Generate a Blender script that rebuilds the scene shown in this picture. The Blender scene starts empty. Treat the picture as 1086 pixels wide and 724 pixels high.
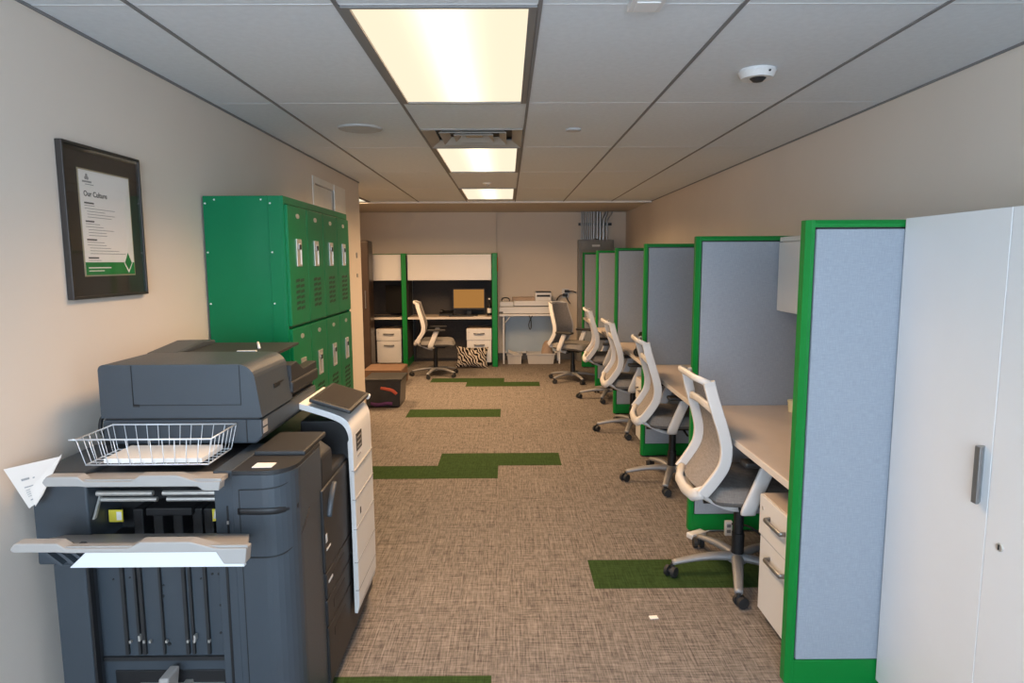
import bpy, bmesh, math, random
from mathutils import Vector, Matrix
random.seed(7)
PI = math.pi
sc = bpy.context.scene
COL = sc.collection

# ------------------------------------------------------------------ materials
MATS = {}
def _new(name):
    m = bpy.data.materials.new(name); m.use_nodes = True
    nt = m.node_tree
    return m, nt, nt.nodes['Principled BSDF']
def _set(b, col, rough, metal=0.0, spec=0.5):
    b.inputs['Base Color'].default_value = (*col, 1)
    b.inputs['Roughness'].default_value = rough
    b.inputs['Metallic'].default_value = metal
    b.inputs['Specular IOR Level'].default_value = spec
def coords(nt, scale=(1, 1, 1), rot=(0, 0, 0)):
    tc = nt.nodes.new('ShaderNodeTexCoord'); mp = nt.nodes.new('ShaderNodeMapping')
    mp.inputs['Scale'].default_value = scale
    mp.inputs['Rotation'].default_value = rot
    nt.links.new(tc.outputs['Object'], mp.inputs['Vector'])
    return mp.outputs['Vector']
def plain(name, col, rough=0.5, metal=0.0, spec=0.5, var=0.04, nscale=6.0, bump=0.0, bscale=200.0):
    """painted / moulded surface: base colour with a faint procedural mottling and optional grain"""
    m, nt, b = _new(name); _set(b, col, rough, metal, spec)
    v = coords(nt)
    n = nt.nodes.new('ShaderNodeTexNoise'); n.inputs['Scale'].default_value = nscale
    n.inputs['Detail'].default_value = 3
    nt.links.new(v, n.inputs['Vector'])
    r = nt.nodes.new('ShaderNodeValToRGB')
    r.color_ramp.elements[0].position = .3; r.color_ramp.elements[1].position = .7
    r.color_ramp.elements[0].color = (*[c * (1 - var) for c in col], 1)
    r.color_ramp.elements[1].color = (*[min(1, c * (1 + var)) for c in col], 1)
    nt.links.new(n.outputs['Fac'], r.inputs['Fac']); nt.links.new(r.outputs['Color'], b.inputs['Base Color'])
    if bump:
        n2 = nt.nodes.new('ShaderNodeTexNoise'); n2.inputs['Scale'].default_value = bscale
        nt.links.new(v, n2.inputs['Vector'])
        bp = nt.nodes.new('ShaderNodeBump'); bp.inputs['Strength'].default_value = bump
        bp.inputs['Distance'].default_value = 0.002
        nt.links.new(n2.outputs['Fac'], bp.inputs['Height']); nt.links.new(bp.outputs['Normal'], b.inputs['Normal'])
    MATS[name] = m
    return m
def weave(name, col, col2, scale=260, rough=0.95, alpha=None, stretch=1.0):
    """woven cloth: crossed noise threads"""
    m, nt, b = _new(name); _set(b, col, rough, 0, .15)
    fac = []
    for sv in ((scale, scale * .08, scale * .08 * stretch), (scale * .08, scale * .08, scale)):
        n = nt.nodes.new('ShaderNodeTexNoise'); n.inputs['Scale'].default_value = 1; n.inputs['Detail'].default_value = 2
        nt.links.new(coords(nt, sv), n.inputs['Vector']); fac.append(n.outputs['Fac'])
    mx = nt.nodes.new('ShaderNodeMath'); mx.operation = 'MULTIPLY'
    nt.links.new(fac[0], mx.inputs[0]); nt.links.new(fac[1], mx.inputs[1])
    r = nt.nodes.new('ShaderNodeValToRGB')
    r.color_ramp.elements[0].position = .12; r.color_ramp.elements[1].position = .4
    r.color_ramp.elements[0].color = (*col, 1); r.color_ramp.elements[1].color = (*col2, 1)
    nt.links.new(mx.outputs[0], r.inputs['Fac']); nt.links.new(r.outputs['Color'], b.inputs['Base Color'])
    bp = nt.nodes.new('ShaderNodeBump'); bp.inputs['Strength'].default_value = .25; bp.inputs['Distance'].default_value = .001
    nt.links.new(mx.outputs[0], bp.inputs['Height']); nt.links.new(bp.outputs['Normal'], b.inputs['Normal'])
    if alpha is not None: b.inputs['Alpha'].default_value = alpha
    MATS[name] = m
    return m

WALL = plain('wall_paint', (.70, .625, .55), .85, spec=.2, var=.015, nscale=2, bump=.12, bscale=160)
BACKWALL = plain('wall_paint_warm_light', (.76, .66, .545), .85, spec=.2, var=.015, nscale=2, bump=.12, bscale=160)  # same paint as the other walls, with warm light put into the colour
TRIMW = plain('trim_paint', (.78, .755, .71), .55)
CEILDRY = plain('ceiling_drywall', (.60, .54, .47), .9, spec=.1, var=.02, nscale=2)
TILE = plain('ceiling_tile', (.70, .74, .78), .95, spec=.1, var=.03, nscale=40, bump=.35, bscale=260)  # white tiles; the bluish daylight cast is put into the base colour
TEE = plain('ceiling_tee_grey', (.20, .20, .205), .6)
TEEW = plain('ceiling_tee_white', (.66, .67, .68), .5)
FIXF = plain('fixture_frame', (.20, .195, .19), .5)
GREEN = plain('partition_green', (.003, .195, .032), .38, spec=.3, var=.03)
LOCK = plain('locker_green', (.002, .158, .060), .34, spec=.22, var=.05, nscale=3)
LOCKD = plain('locker_slot', (.004, .03, .012), .7)
CHROME = plain('chrome', (.60, .58, .54), .42, metal=.7)
RIVET = plain('rivet', (.8, .8, .78), .4, metal=.3)
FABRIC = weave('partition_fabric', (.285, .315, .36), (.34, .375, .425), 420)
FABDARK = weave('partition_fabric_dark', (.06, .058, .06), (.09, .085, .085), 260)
WHITE = plain('white_laminate', (.72, .71, .70), .4, var=.01)
CABW = plain('cabinet_white', (.74, .745, .75), .38, var=.01)
DESKW = plain('desk_laminate', (.54, .455, .385), .35, var=.03, nscale=14)
EDGEW = plain('desk_edge', (.66, .61, .56), .45)
HANDLE = plain('handle_metal', (.30, .30, .30), .35, metal=.8)
PLAST = plain('slate_plastic', (.044, .055, .067), .42, var=.03, bump=.15, bscale=500)
PLASTD = plain('dark_plastic', (.019, .019, .020), .5, var=.05)
BLACK = plain('black_plastic', (.010, .010, .011), .5, var=.05)
RUBBER = plain('black_rubber', (.02, .02, .021), .65)
PWHITE = plain('panel_white', (.70, .69, .675), .38, var=.01)
TRAYG = plain('tray_grey', (.35, .33, .31), .45, var=.02)
TRAYL = plain('tray_light', (.66, .67, .68), .4, var=.02)
CHW = plain('chair_white', (.64, .62, .60), .4, var=.015)
CHMESH = weave('chair_mesh', (.25, .232, .228), (.36, .338, .332), 500, .9, alpha=.9)
CHSEAT = weave('chair_seat', (.165, .158, .152), (.235, .225, .215), 400)
SILVER = plain('base_silver', (.27, .27, .275), .45, metal=.3)
PAPER = plain('paper', (.82, .79, .75), .8, spec=.1, var=.01)
INK = plain('ink', (.05, .05, .05), .8)
INKG = plain('ink_grey', (.30, .29, .28), .8)
POSTG = plain('poster_green', (.01, .20, .04), .6)
MATB = plain('picture_mat', (.028, .022, .019), .5, var=.1)
WIRE = plain('wire_white', (.72, .76, .80), .35, metal=.3)
YELLOW = plain('sticker_yellow', (.75, .62, .06), .6)
STEEL = plain('conduit_steel', (.42, .41, .40), .3, metal=.9)
GREYP = plain('electric_panel_grey', (.25, .235, .20), .45)
BROWN = plain('dark_brown_laminate', (.055, .036, .028), .35, var=.1)
CARD = plain('cardboard', (.165, .098, .062), .85, var=.08)
TOTE = plain('dark_tote', (.022, .024, .030), .3, var=.3, nscale=9)
PURPLE = plain('purple_cloth', (.10, .03, .12), .8, var=.3)
RED = plain('red_cloth', (.50, .10, .06), .8, var=.2)
BLUEBOARD = plain('pale_board', (.47, .55, .60), .35, var=.02)
BINP = plain('bin_plastic', (.52, .50, .47), .4)
BASEB = plain('baseboard_rubber', (.09, .085, .08), .6)
ORANGE = plain('orange_paper', (.6, .16, .04), .7)
TAN = plain('tan_cloth', (.40, .30, .23), .9, var=.1)
CREAM = plain('cream_plastic', (.75, .68, .42), .5)
SCREEN = plain('dark_screen', (.03, .027, .025), .12, var=.02)

def emit_mat(name, col, strength, stripe=0.0):
    """lit lens; the lamp tubes run along the lens' middle (local Y) so it glows more there"""
    m = bpy.data.materials.new(name); m.use_nodes = True; nt = m.node_tree
    nt.nodes.clear()
    out = nt.nodes.new('ShaderNodeOutputMaterial'); e = nt.nodes.new('ShaderNodeEmission')
    e.inputs['Color'].default_value = (*col, 1)
    tc = nt.nodes.new('ShaderNodeTexCoord'); sp = nt.nodes.new('ShaderNodeSeparateXYZ')
    nt.links.new(tc.outputs['Object'], sp.inputs[0])
    def M(op, a, b):
        n = nt.nodes.new('ShaderNodeMath'); n.operation = op
        for i, v in enumerate((a, b)):
            if isinstance(v, (int, float)): n.inputs[i].default_value = v
            else: nt.links.new(v, n.inputs[i])
        return n.outputs[0]
    x2 = M('MULTIPLY', sp.outputs['X'], sp.outputs['X'])
    g = M('POWER', 2.718, M('MULTIPLY', x2, -150.0))
    nt.links.new(M('ADD', M('MULTIPLY', g, strength * stripe), strength), e.inputs['Strength'])
    nt.links.new(e.outputs[0], out.inputs['Surface'])
    MATS[name] = m
    return m
LENS = emit_mat('light_lens', (1.0, .87, .64), 1.06, .9)
SCREENREFL = emit_mat('screen_reflection', (1.0, .46, .12), .40, 0)  # amber emission stands in for the tan reflection on the monitor

def glass_mat(name):
    m = bpy.data.materials.new(name); m.use_nodes = True; nt = m.node_tree; nt.nodes.clear()
    out = nt.nodes.new('ShaderNodeOutputMaterial'); mix = nt.nodes.new('ShaderNodeMixShader')
    tr = nt.nodes.new('ShaderNodeBsdfTransparent'); gl = nt.nodes.new('ShaderNodeBsdfGlossy')
    gl.inputs['Roughness'].default_value = .03
    fr = nt.nodes.new('ShaderNodeFresnel'); fr.inputs['IOR'].default_value = 1.5
    ge = nt.nodes.new('ShaderNodeNewGeometry'); mu = nt.nodes.new('ShaderNodeMath'); mu.operation = 'SUBTRACT'; mu.use_clamp = True
    nt.links.new(fr.outputs[0], mu.inputs[0]); nt.links.new(ge.outputs['Backfacing'], mu.inputs[1])
    nt.links.new(mu.outputs[0], mix.inputs[0]); nt.links.new(tr.outputs[0], mix.inputs[1]); nt.links.new(gl.outputs[0], mix.inputs[2])
    nt.links.new(mix.outputs[0], out.inputs['Surface'])
    return m
GLASS = glass_mat('clear_glass')

def carpet_mat(name, dark, mid, light):
    m, nt, b = _new(name); _set(b, mid, .97, 0, .08)
    outs = []
    for sv in ((14, 120, 1), (120, 14, 1), (2.2, 260, 1), (260, 2.2, 1)):
        n = nt.nodes.new('ShaderNodeTexNoise'); n.inputs['Scale'].default_value = 1
        n.inputs['Detail'].default_value = 2; n.inputs['Roughness'].default_value = .6
        nt.links.new(coords(nt, sv), n.inputs['Vector']); outs.append(n.outputs['Fac'])
    def M(op, a, c):
        n = nt.nodes.new('ShaderNodeMath'); n.operation = op
        for i, v in enumerate((a, c)):
            if isinstance(v, (int, float)): n.inputs[i].default_value = v
            else: nt.links.new(v, n.inputs[i])
        return n.outputs[0]
    s = M('ADD', M('ADD', outs[0], outs[1]), M('ADD', outs[2], outs[3]))
    s = M('MULTIPLY', s, .25)
    r = nt.nodes.new('ShaderNodeValToRGB')
    e = r.color_ramp.elements
    e[0].position = .40; e[0].color = (*dark, 1); e[1].position = .60; e[1].color = (*light, 1)
    k = e.new(.5); k.color = (*mid, 1)
    nt.links.new(s, r.inputs['Fac']); nt.links.new(r.outputs['Color'], b.inputs['Base Color'])
    bp = nt.nodes.new('ShaderNodeBump'); bp.inputs['Strength'].default_value = .4; bp.inputs['Distance'].default_value = .003
    nt.links.new(s, bp.inputs['Height']); nt.links.new(bp.outputs['Normal'], b.inputs['Normal'])
    return m
CARPET = carpet_mat('carpet', (.075, .066, .060), (.185, .163, .147), (.30, .268, .243))
CARPETG = carpet_mat('carpet_green', (.022, .042, .014), (.034, .064, .020), (.046, .086, .028))

def zebra_mat():
    m, nt, b = _new('zebra_cloth'); _set(b, (.5, .5, .5), .9, 0, .1)
    n = nt.nodes.new('ShaderNodeTexWave'); n.wave_type = 'BANDS'
    n.inputs['Scale'].default_value = 8; n.inputs['Distortion'].default_value = 7.5
    n.inputs['Detail'].default_value = 1; n.inputs['Detail Scale'].default_value = 1.6
    nt.links.new(coords(nt, (1, 1, 1), (0, .6, .3)), n.inputs['Vector'])
    r = nt.nodes.new('ShaderNodeValToRGB'); r.color_ramp.interpolation = 'CONSTANT'
    r.color_ramp.elements[0].color = (.012, .009, .008, 1)
    r.color_ramp.elements[1].position = .52; r.color_ramp.elements[1].color = (.50, .44, .37, 1)
    nt.links.new(n.outputs['Fac'], r.inputs['Fac']); nt.links.new(r.outputs['Color'], b.inputs['Base Color'])
    return m
ZEBRA = zebra_mat()

# ------------------------------------------------------------------ mesh builder
class MB:
    def __init__(s): s.bm = bmesh.new(); s.mi = 0; s.smooth = False
    def _fin(s, fs):
        for f in fs: f.material_index = s.mi; f.smooth = s.smooth
    def box(s, x0, x1, y0, y1, z0, z1, bev=0.0, seg=2, mat=None):
        b = bmesh.new()
        bmesh.ops.create_cube(b, size=1)
        for v in b.verts:
            v.co = Vector(((x0 + x1) / 2 + v.co.x * (x1 - x0), (y0 + y1) / 2 + v.co.y * (y1 - y0), (z0 + z1) / 2 + v.co.z * (z1 - z0)))
        if bev: bmesh.ops.bevel(b, geom=b.edges[:], offset=bev, segments=seg, profile=.5, affect='EDGES')
        if mat is not None: b.transform(mat)
        s.merge(b); return s
    def merge(s, b):
        me = bpy.data.meshes.new('t'); b.to_mesh(me); b.free()
        n = len(s.bm.faces); s.bm.from_mesh(me); bpy.data.meshes.remove(me)
        s.bm.faces.ensure_lookup_table(); s._fin(s.bm.faces[n:])
    def prism(s, pts, axis, a, b_, bev=0.0, seg=2):
        """polygon pts (2D) extruded along axis from a to b_; 2D order: x->(y,z), y->(x,z), z->(x,y)"""
        b = bmesh.new()
        def P(p, t):
            return {'x': (t, p[0], p[1]), 'y': (p[0], t, p[1]), 'z': (p[0], p[1], t)}[axis]
        v0 = [b.verts.new(P(p, a)) for p in pts]; v1 = [b.verts.new(P(p, b_)) for p in pts]
        n = len(pts)
        b.faces.new(v0); b.faces.new(v1)
        for i in range(n): b.faces.new((v0[i], v0[(i + 1) % n], v1[(i + 1) % n], v1[i]))
        bmesh.ops.recalc_face_normals(b, faces=b.faces[:])
        if bev:
            bmesh.ops.bevel(b, geom=b.edges[:], offset=bev, segments=seg, profile=.5, affect='EDGES')
        s.merge(b); return s
    def cyl(s, p0, p1, r0, r1=None, n=16, caps=True):
        r1 = r0 if r1 is None else r1
        p0, p1 = Vector(p0), Vector(p1); d = p1 - p0
        b = bmesh.new()
        bmesh.ops.create_cone(b, cap_ends=caps, segments=n, radius1=r0, radius2=r1, depth=d.length)
        q = Vector((0, 0, 1)).rotation_difference(d.normalized())
        b.transform(Matrix.Translation((p0 + p1) / 2) @ q.to_matrix().to_4x4())
        s.merge(b); return s
    def tube(s, pts, ra, rb=None, side=None, n=10, closed=False, pw=1.0, flat=False):
        """sweep an ellipse (ra along `side`, rb across) along pts; ra / rb may be lists"""
        pts = [Vector(p) for p in pts]; N = len(pts)
        rb = ra if rb is None else rb
        A = ra if isinstance(ra, (list, tuple)) else [ra] * N
        B = rb if isinstance(rb, (list, tuple)) else [rb] * N
        rings = []; b = bmesh.new(); prev = None
        for i, p in enumerate(pts):
            if closed: t = (pts[(i + 1) % N] - pts[i - 1]).normalized()
            else: t = (pts[min(i + 1, N - 1)] - pts[max(i - 1, 0)]).normalized()
            u = Vector(side) if side is not None else (prev if prev is not None else (Vector((0, 0, 1)) if abs(t.z) < .9 else Vector((1, 0, 0))))
            u = (u - t * u.dot(t)).normalized(); prev = u; w = t.cross(u)
            def sp_(v): return math.copysign(abs(v) ** pw, v)
            rings.append([b.verts.new(p + u * (A[i] * sp_(math.cos(2 * PI * k / n))) + w * (B[i] * sp_(math.sin(2 * PI * k / n)))) for k in range(n)])
        M = N if closed else N - 1
        for i in range(M):
            r0, r1 = rings[i], rings[(i + 1) % N]
            for k in range(n): b.faces.new((r0[k], r0[(k + 1) % n], r1[(k + 1) % n], r1[k]))
        if not closed: b.faces.new(rings[0]); b.faces.new(rings[-1])
        bmesh.ops.recalc_face_normals(b, faces=b.faces[:])
        s.smooth = not flat; s.merge(b); s.smooth = False; return s
    def quad(s, *ps):
        f = s.bm.faces.new([s.bm.verts.new(p) for p in ps]); f.material_index = s.mi; return s
    def grid(s, fn, nu, nv, thick=None):
        V = [[s.bm.verts.new(fn(i / nu, j / nv)) for j in range(nv + 1)] for i in range(nu + 1)]
        for i in range(nu):
            for j in range(nv):
                f = s.bm.faces.new((V[i][j], V[i + 1][j], V[i + 1][j + 1], V[i][j + 1])); f.smooth = True; f.material_index = s.mi
        return s
    def build(s, name, mats, parent=None, smooth=False):
        me = bpy.data.meshes.new(name); s.bm.to_mesh(me); s.bm.free()
        for m in (mats if isinstance(mats, (list, tuple)) else [mats]): me.materials.append(m)
        o = bpy.data.objects.new(name, me); COL.objects.link(o)
        if parent is not None: o.parent = parent
        if smooth:
            for p in me.polygons: p.use_smooth = True
        return o

def smooth_pts(ctrl, k=6):
    """Catmull-Rom through control points"""
    P = [Vector(c) for c in ctrl]; out = []
    for i in range(len(P) - 1):
        p0, p1, p2, p3 = P[max(i - 1, 0)], P[i], P[i + 1], P[min(i + 2, len(P) - 1)]
        for j in range(k):
            t = j / k
            out.append(.5 * ((2 * p1) + (p2 - p0) * t + (2 * p0 - 5 * p1 + 4 * p2 - p3) * t * t + (3 * p1 - p0 - 3 * p2 + p3) * t ** 3))
    out.append(P[-1]); return out

def thing(name, label, cat, loc=(0, 0, 0), rz=0.0, group=None):
    o = bpy.data.objects.new(name, None); COL.objects.link(o)
    o.empty_display_size = .1
    o.location = loc; o.rotation_euler = (0, 0, rz); o['label'] = label; o['category'] = cat
    if group: o['group'] = group
    return o
def tag(o, label, cat, group=None):
    o['label'] = label; o['category'] = cat
    if group: o['group'] = group
    return o
def struct(o): o['kind'] = 'structure'; return o
def dup(root, loc, rz, label, group=None):
    r = root.copy(); COL.objects.link(r); r.location = loc; r.rotation_euler = (0, 0, rz); r['label'] = label
    if group: r['group'] = group
    for ch in list(root.children):
        c = ch.copy(); COL.objects.link(c); c.parent = r
        for g in list(ch.children):
            d = g.copy(); COL.objects.link(d); d.parent = c
    return r
def text_mesh(name, body, size, mat, matrix, parent):
    cu = bpy.data.curves.new('t', 'FONT'); cu.body = body; cu.size = size; cu.extrude = .0002; cu.offset = .00035
    t = bpy.data.objects.new('t', cu); COL.objects.link(t)
    dg = bpy.context.evaluated_depsgraph_get()
    me = bpy.data.meshes.new_from_object(t.evaluated_get(dg))
    COL.objects.unlink(t); bpy.data.objects.remove(t)
    me.materials.clear(); me.materials.append(mat); me.transform(matrix)
    o = bpy.data.objects.new(name, me); COL.objects.link(o); o.parent = parent
    return o

# ------------------------------------------------------------------ setting
CZ = 2.299                      # ceiling height
XL, XR = -1.42, 1.835           # side walls
YB, YW = 10.25, -1.5            # far wall, window wall behind the camera
YE = 6.40                       # where the left wall ends
XF = -4.3                       # far left of the side area
GX0, GY0, T2, T4 = -.507, 2.063, .6096, 1.2192
YS = 8.43                       # end of the tiled ceiling

f = MB()
f.box(XF - .1, XR + .1, YW - .1, YB + .1, -.1, 0)
f.mi = 1
for (a, b, c, d) in [(-1.02, -.068, 1.965, 2.275), (.406, 1.358, 2.925, 3.222), (-1.03, -.078, 4.527, 4.822), (-.538, .405, 4.822, 5.145),
                     (-1.03, -.078, 6.40, 6.75), (-1.006, -.05, 8.32, 8.61), (-.53, .40, 8.02, 8.32)]:
    f.box(a, b, c, d, -.003, .0015)
struct(f.build('floor', [CARPET, CARPETG]))

lights = [(GX0, GY0), (GX0, 4.50), (GX0, 6.94), (GX0 - 3 * T2, 7.19)]
vent_cell = (GX0, 3.892)
c = MB()
# tiles: cells of the grid, open where a fixture or the vent sits
def is_open(x, y0, y1):
    ym = (y0 + y1) / 2
    for lx, ly in lights:
        if abs(x - lx) < .01 and ly < ym < ly + T4: return True
    return abs(x - vent_cell[0]) < .01 and vent_cell[1] < ym < vent_cell[1] + T2
half = [GY0 + T2 * k for k in range(-6, 11)]
xs = [GX0 + T2 * i for i in range(-7, 5)]
for x in xs:
    cuts = sorted([y for y in [YW] + half + [YS]] + ([3.283, 3.892, 4.50, 5.72, 6.94, 8.16]))
    if abs(x - (GX0 - 3 * T2)) < .01: cuts = [YW, .8, 2.06, 3.28, 4.75, 5.97, 7.19, 7.19 + T4]
    elif abs(x - GX0) < .01:
        cuts = [YW, -.375, .844, 2.063, 3.283, 3.892, 4.50, 5.72, 6.94, 8.16, YS]
    else:
        cuts = [YW] + [GY0 + T4 * j for j in range(-2, 6)] + [YS]
    for y0, y1 in zip(cuts, cuts[1:]):
        if y1 - y0 < .02 or is_open(x, y0, y1): continue
        x1 = min(x + T2, XR + .05); x0 = max(x, XF)
        if x1 > x0: c.box(x0, x1, y0, y1, CZ, CZ + .02)
struct(c.build('ceiling', TILE))
struct(MB().box(XF - .1, XR + .1, YS + .02, YB + .1, CZ, CZ + .02).build('ceiling_back', CEILDRY))
struct(MB().box(XF - .1, XR + .1, YW - .1, YB + .1, CZ + .15, CZ + .2).build('ceiling_deck', CEILDRY))
t = MB()
for x in xs[1:]:
    if x < XR - .02: t.box(x - .0065, x + .0065, YW, YS, CZ - .004, CZ + .01)
t.mi = 1
for x in xs:
    if abs(x - (GX0 - 3 * T2)) < .01: cc = [3.28, 4.75, 5.97, 7.19]
    elif abs(x - GX0) < .01: cc = [.844, 2.063, 3.283, 3.892, 4.50, 5.72, 6.94, 8.16]
    else: cc = [GY0 + T4 * j for j in range(-2, 6)]
    for y in cc: t.box(max(x + .009, XF), min(x + T2 - .009, XR), y - .004, y + .004, CZ - .001, CZ + .01)
struct(t.build('trim_1', [TEE, TEEW]))
struct(MB().box(XF, XR, YS - .02, YS + .025, CZ - .022, CZ + .02, .004).build('trim_2', TRIMW))
t = MB()
t.box(XL, XL + .008, YW, YE, CZ - .008, CZ); t.box(XR - .008, XR, YW, YS, CZ - .008, CZ)
struct(t.build('trim_3', TEE))  # dark grey draws the shadow line where wall and ceiling meet

# left wall with the doorway behind the lockers
D0, D1, DH = 4.93, 5.46, 2.12
w = MB()
w.box(XL - .12, XL, YW, D0, 0, CZ); w.box(XL - .12, XL, D1, YE, 0, CZ); w.box(XL - .12, XL, D0, D1, DH, CZ)
struct(w.build('wall_left', WALL))
d = MB()
d.box(XL - .06, XL - .015, D0 + .004, D1 - .004, 0, DH - .005)
door = struct(d.build('door_1', TRIMW))
fr = MB()
fr.box(XL - .01, XL + .006, D0 - .05, D0, 0, DH + .05, .002); fr.box(XL - .01, XL + .006, D0, D1, DH, DH + .05, .002)
fr.box(XL - .01, XL + .010, D1, D1 + .36, 0, DH + .05, .003)
struct(fr.build('door_frame', TRIMW, door))
fr = MB(); fr.cyl((XL - .05, D1 - .07, 1.0), (XL + .01, D1 - .07, 1.0), .012); fr.tube([(XL + .005, D1 - .07, 1.0), (XL + .012, D1 - .19, 1.0)], .010)
struct(fr.build('door_handle', CHROME, door))
# small fittings on the end of the left wall
for z, h in ((1.58, .05), (1.40, .035)):
    o = MB().box(XL - .002, XL + .006, 6.20, 6.235, z, z + h, .002).build('wall_catch', HANDLE)
    tag(o, 'small metal catch on the end of the left wall, %s of the two' % ('upper' if z > 1.5 else 'lower'), 'catch', 'catches on the wall end')

struct(MB().box(XR, XR + .12, YW - .1, YB + .1, 0, CZ).build('wall_right', WALL))
struct(MB().box(-.17, XR + .12, YB, YB + .1, 0, CZ).build('wall_back', BACKWALL))
struct(MB().box(XF - .1, -.17, YB - .05, YB + .1, 0, CZ).build('wall_back_left', BACKWALL))
struct(MB().box(-.17, XR, YB - .012, YB, 0, .11, .003).build('baseboard_back', BASEB))
struct(MB().box(XF - .12, XF, YE - .2, YB + .1, 0, CZ).build('wall_far_left', WALL))
struct(MB().box(XF - .1, XL - .12, YE - .22, YE - .10, 0, CZ).build('wall_side', WALL))
# window wall behind the camera
wx0, wx1, wz0, wz1 = -1.34, .80, .75, 2.18
w = MB()
w.box(XL - .12, XR + .12, YW - .12, YW, 0, wz0); w.box(XL - .12, XR + .12, YW - .12, YW, wz1, CZ)
w.box(XL - .12, wx0, YW - .12, YW, wz0, wz1); w.box(wx1, XR + .12, YW - .12, YW, wz0, wz1)
struct(w.build('wall_front', WALL))
wi = MB()
wi.box(wx0, wx1, YW - .09, YW - .03, wz0, wz0 + .05); wi.box(wx0, wx1, YW - .09, YW - .03, wz1 - .05, wz1)
for x in (wx0, (wx0 + wx1) / 2 - .025, wx1 - .05): wi.box(x, x + .05, YW - .09, YW - .03, wz0 + .05, wz1 - .05)
win = struct(wi.build('window_1', TRIMW))
struct(MB().box(wx0 + .05, wx1 - .05, YW - .065, YW - .06, wz0 + .05, wz1 - .05).build('window_pane', GLASS, win))

# ------------------------------------------------------------------ ceiling fittings
LAMP_W = 34
def light_fixture(x, y, label, spread=2.3, k=1.0):
    t = thing('ceiling_light', label, 'ceiling light', (x + T2 / 2, y + T4 / 2, CZ), 0, 'recessed ceiling lights')
    hx, hy = T2 / 2 - .008, T4 / 2 - .008
    m = MB(); b = .026
    m.box(-hx, -hx + b, -hy, hy, -.006, .05); m.box(hx - b, hx, -hy, hy, -.006, .05)
    m.box(-hx + b, hx - b, -hy, -hy + .012, -.006, .05); m.box(-hx + b, hx - b, hy - .012, hy, -.006, .05)
    m.box(-hx, hx, -hy, hy, .05, .06)
    m.build('frame', FIXF, t)
    MB().box(-hx + b, hx - b, -hy + .012, hy - .012, .002, .010).build('lens', LENS, t)
    la = bpy.data.lights.new('ceiling_lamp', 'AREA'); la.shape = 'RECTANGLE'; la.size = .54; la.size_y = 1.16
    la.color = (1.0, .62, .32); la.energy = LAMP_W * k; la.spread = spread
    lo = bpy.data.objects.new('ceiling_lamp', la); COL.objects.link(lo); lo.parent = t; lo.location = (0, 0, -.002)
    return t
light_fixture(*lights[0], 'large lit ceiling light nearest the viewer, over the printer aisle', 2.3, .95)
light_fixture(*lights[1], 'lit ceiling light just beyond the square air vent', 2.72, 1.05)
light_fixture(*lights[2], 'lit ceiling light at the far end of the tiled ceiling', 2.85, 1.9)
light_fixture(*lights[3], 'lit ceiling light beyond the left wall, only its corner showing', 2.85, 1.6)

t = thing('air_vent', 'square ceiling air vent with nested louvres between two lights', 'air vent', (vent_cell[0] + T2 / 2, vent_cell[1] + T2 / 2, CZ))
MB().box(-.29, .29, -.29, .29, .05, .06).build('backing', PLASTD, t)
VENTM = plain('vent_metal', (.40, .36, .31), .5)
for k, (r0, r1, z0, z1) in enumerate(((.295, .235, -.006, .03), (.20, .155, -.004, .035), (.12, .08, -.002, .035))):
    m = MB()
    for q in range(4):
        R = Matrix.Rotation(q * PI / 2, 3, 'Z')
        P = [R @ Vector(p) for p in ((-r0, -r0, z0), (r0, -r0, z0), (r1, -r1, z1), (-r1, -r1, z1))]
        Q = [p + Vector((0, 0, .004)) for p in P]
        m.quad(*P); m.quad(*reversed(Q)); m.quad(P[0], P[1], Q[1], Q[0]); m.quad(P[2], P[3], Q[3], Q[2])
    m.build('louvre' if k else 'frame', VENTM, t)
m = MB().box(-.05, .05, -.05, .05, .015, .02); m.build('core', VENTM, t)

def disc(name, label, cat, x, y, r, h, mat, n=28):
    m = MB(); m.cyl((x, y, CZ - h), (x, y, CZ), r * .96, r, n); return tag(m.build(name, mat), label, cat)
SPK = plain('speaker_grille', (.50, .50, .50), .8, bump=.5, bscale=600)
t = thing('ceiling_speaker', 'round flush speaker in the ceiling left of the air vent', 'speaker', (-.839, 3.87, CZ))
MB().cyl((0, 0, -.006), (0, 0, 0), .122, .126, 32).build('rim', SPK, t); MB().cyl((0, 0, -.008), (0, 0, -.004), .112, .114, 32).build('grille', SPK, t)
t = thing('ceiling_sprinkler', 'small grey round sprinkler cover in the ceiling right of the vent', 'sprinkler cover', (.387, 3.918, CZ))
MB().cyl((0, 0, -.010), (0, 0, 0), .043, .045, 24).build('plate', SPK, t)
t = thing('ceiling_sprinkler', 'tiny pale round sprinkler cover on the tile before the farthest light', 'sprinkler cover', (-.19, 6.5, CZ))
MB().cyl((0, 0, -.014), (0, 0, 0), .035, .045, 20).build('plate', TRIMW, t)
MB().cyl((0, 0, -.03), (0, 0, -.014), .014, .02, 12).build('nozzle', CHROME, t)
t = thing('smoke_detector', 'white dome smoke detector on the ceiling above the desks', 'smoke detector', (1.015, 2.75, CZ))
m = MB(); m.cyl((0, 0, -.012), (0, 0, 0), .075, .072, 32); m.cyl((0, 0, -.034), (0, 0, -.012), .062, .073, 32); m.build('housing', WHITE, t)
m = MB(); m.cyl((.0, -.01, -.046), (.0, -.01, -.034), .020, .032, 20); m.build('sensor', PLASTD, t)
MB().cyl((.025, -.072, -.018), (.025, -.066, -.018), .004, .004, 10).build('indicator', BLACK, t)
t = thing('ceiling_box', 'white box fixed to the ceiling at the top edge of the view', 'ceiling box', (.415, 2.03, CZ))
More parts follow.
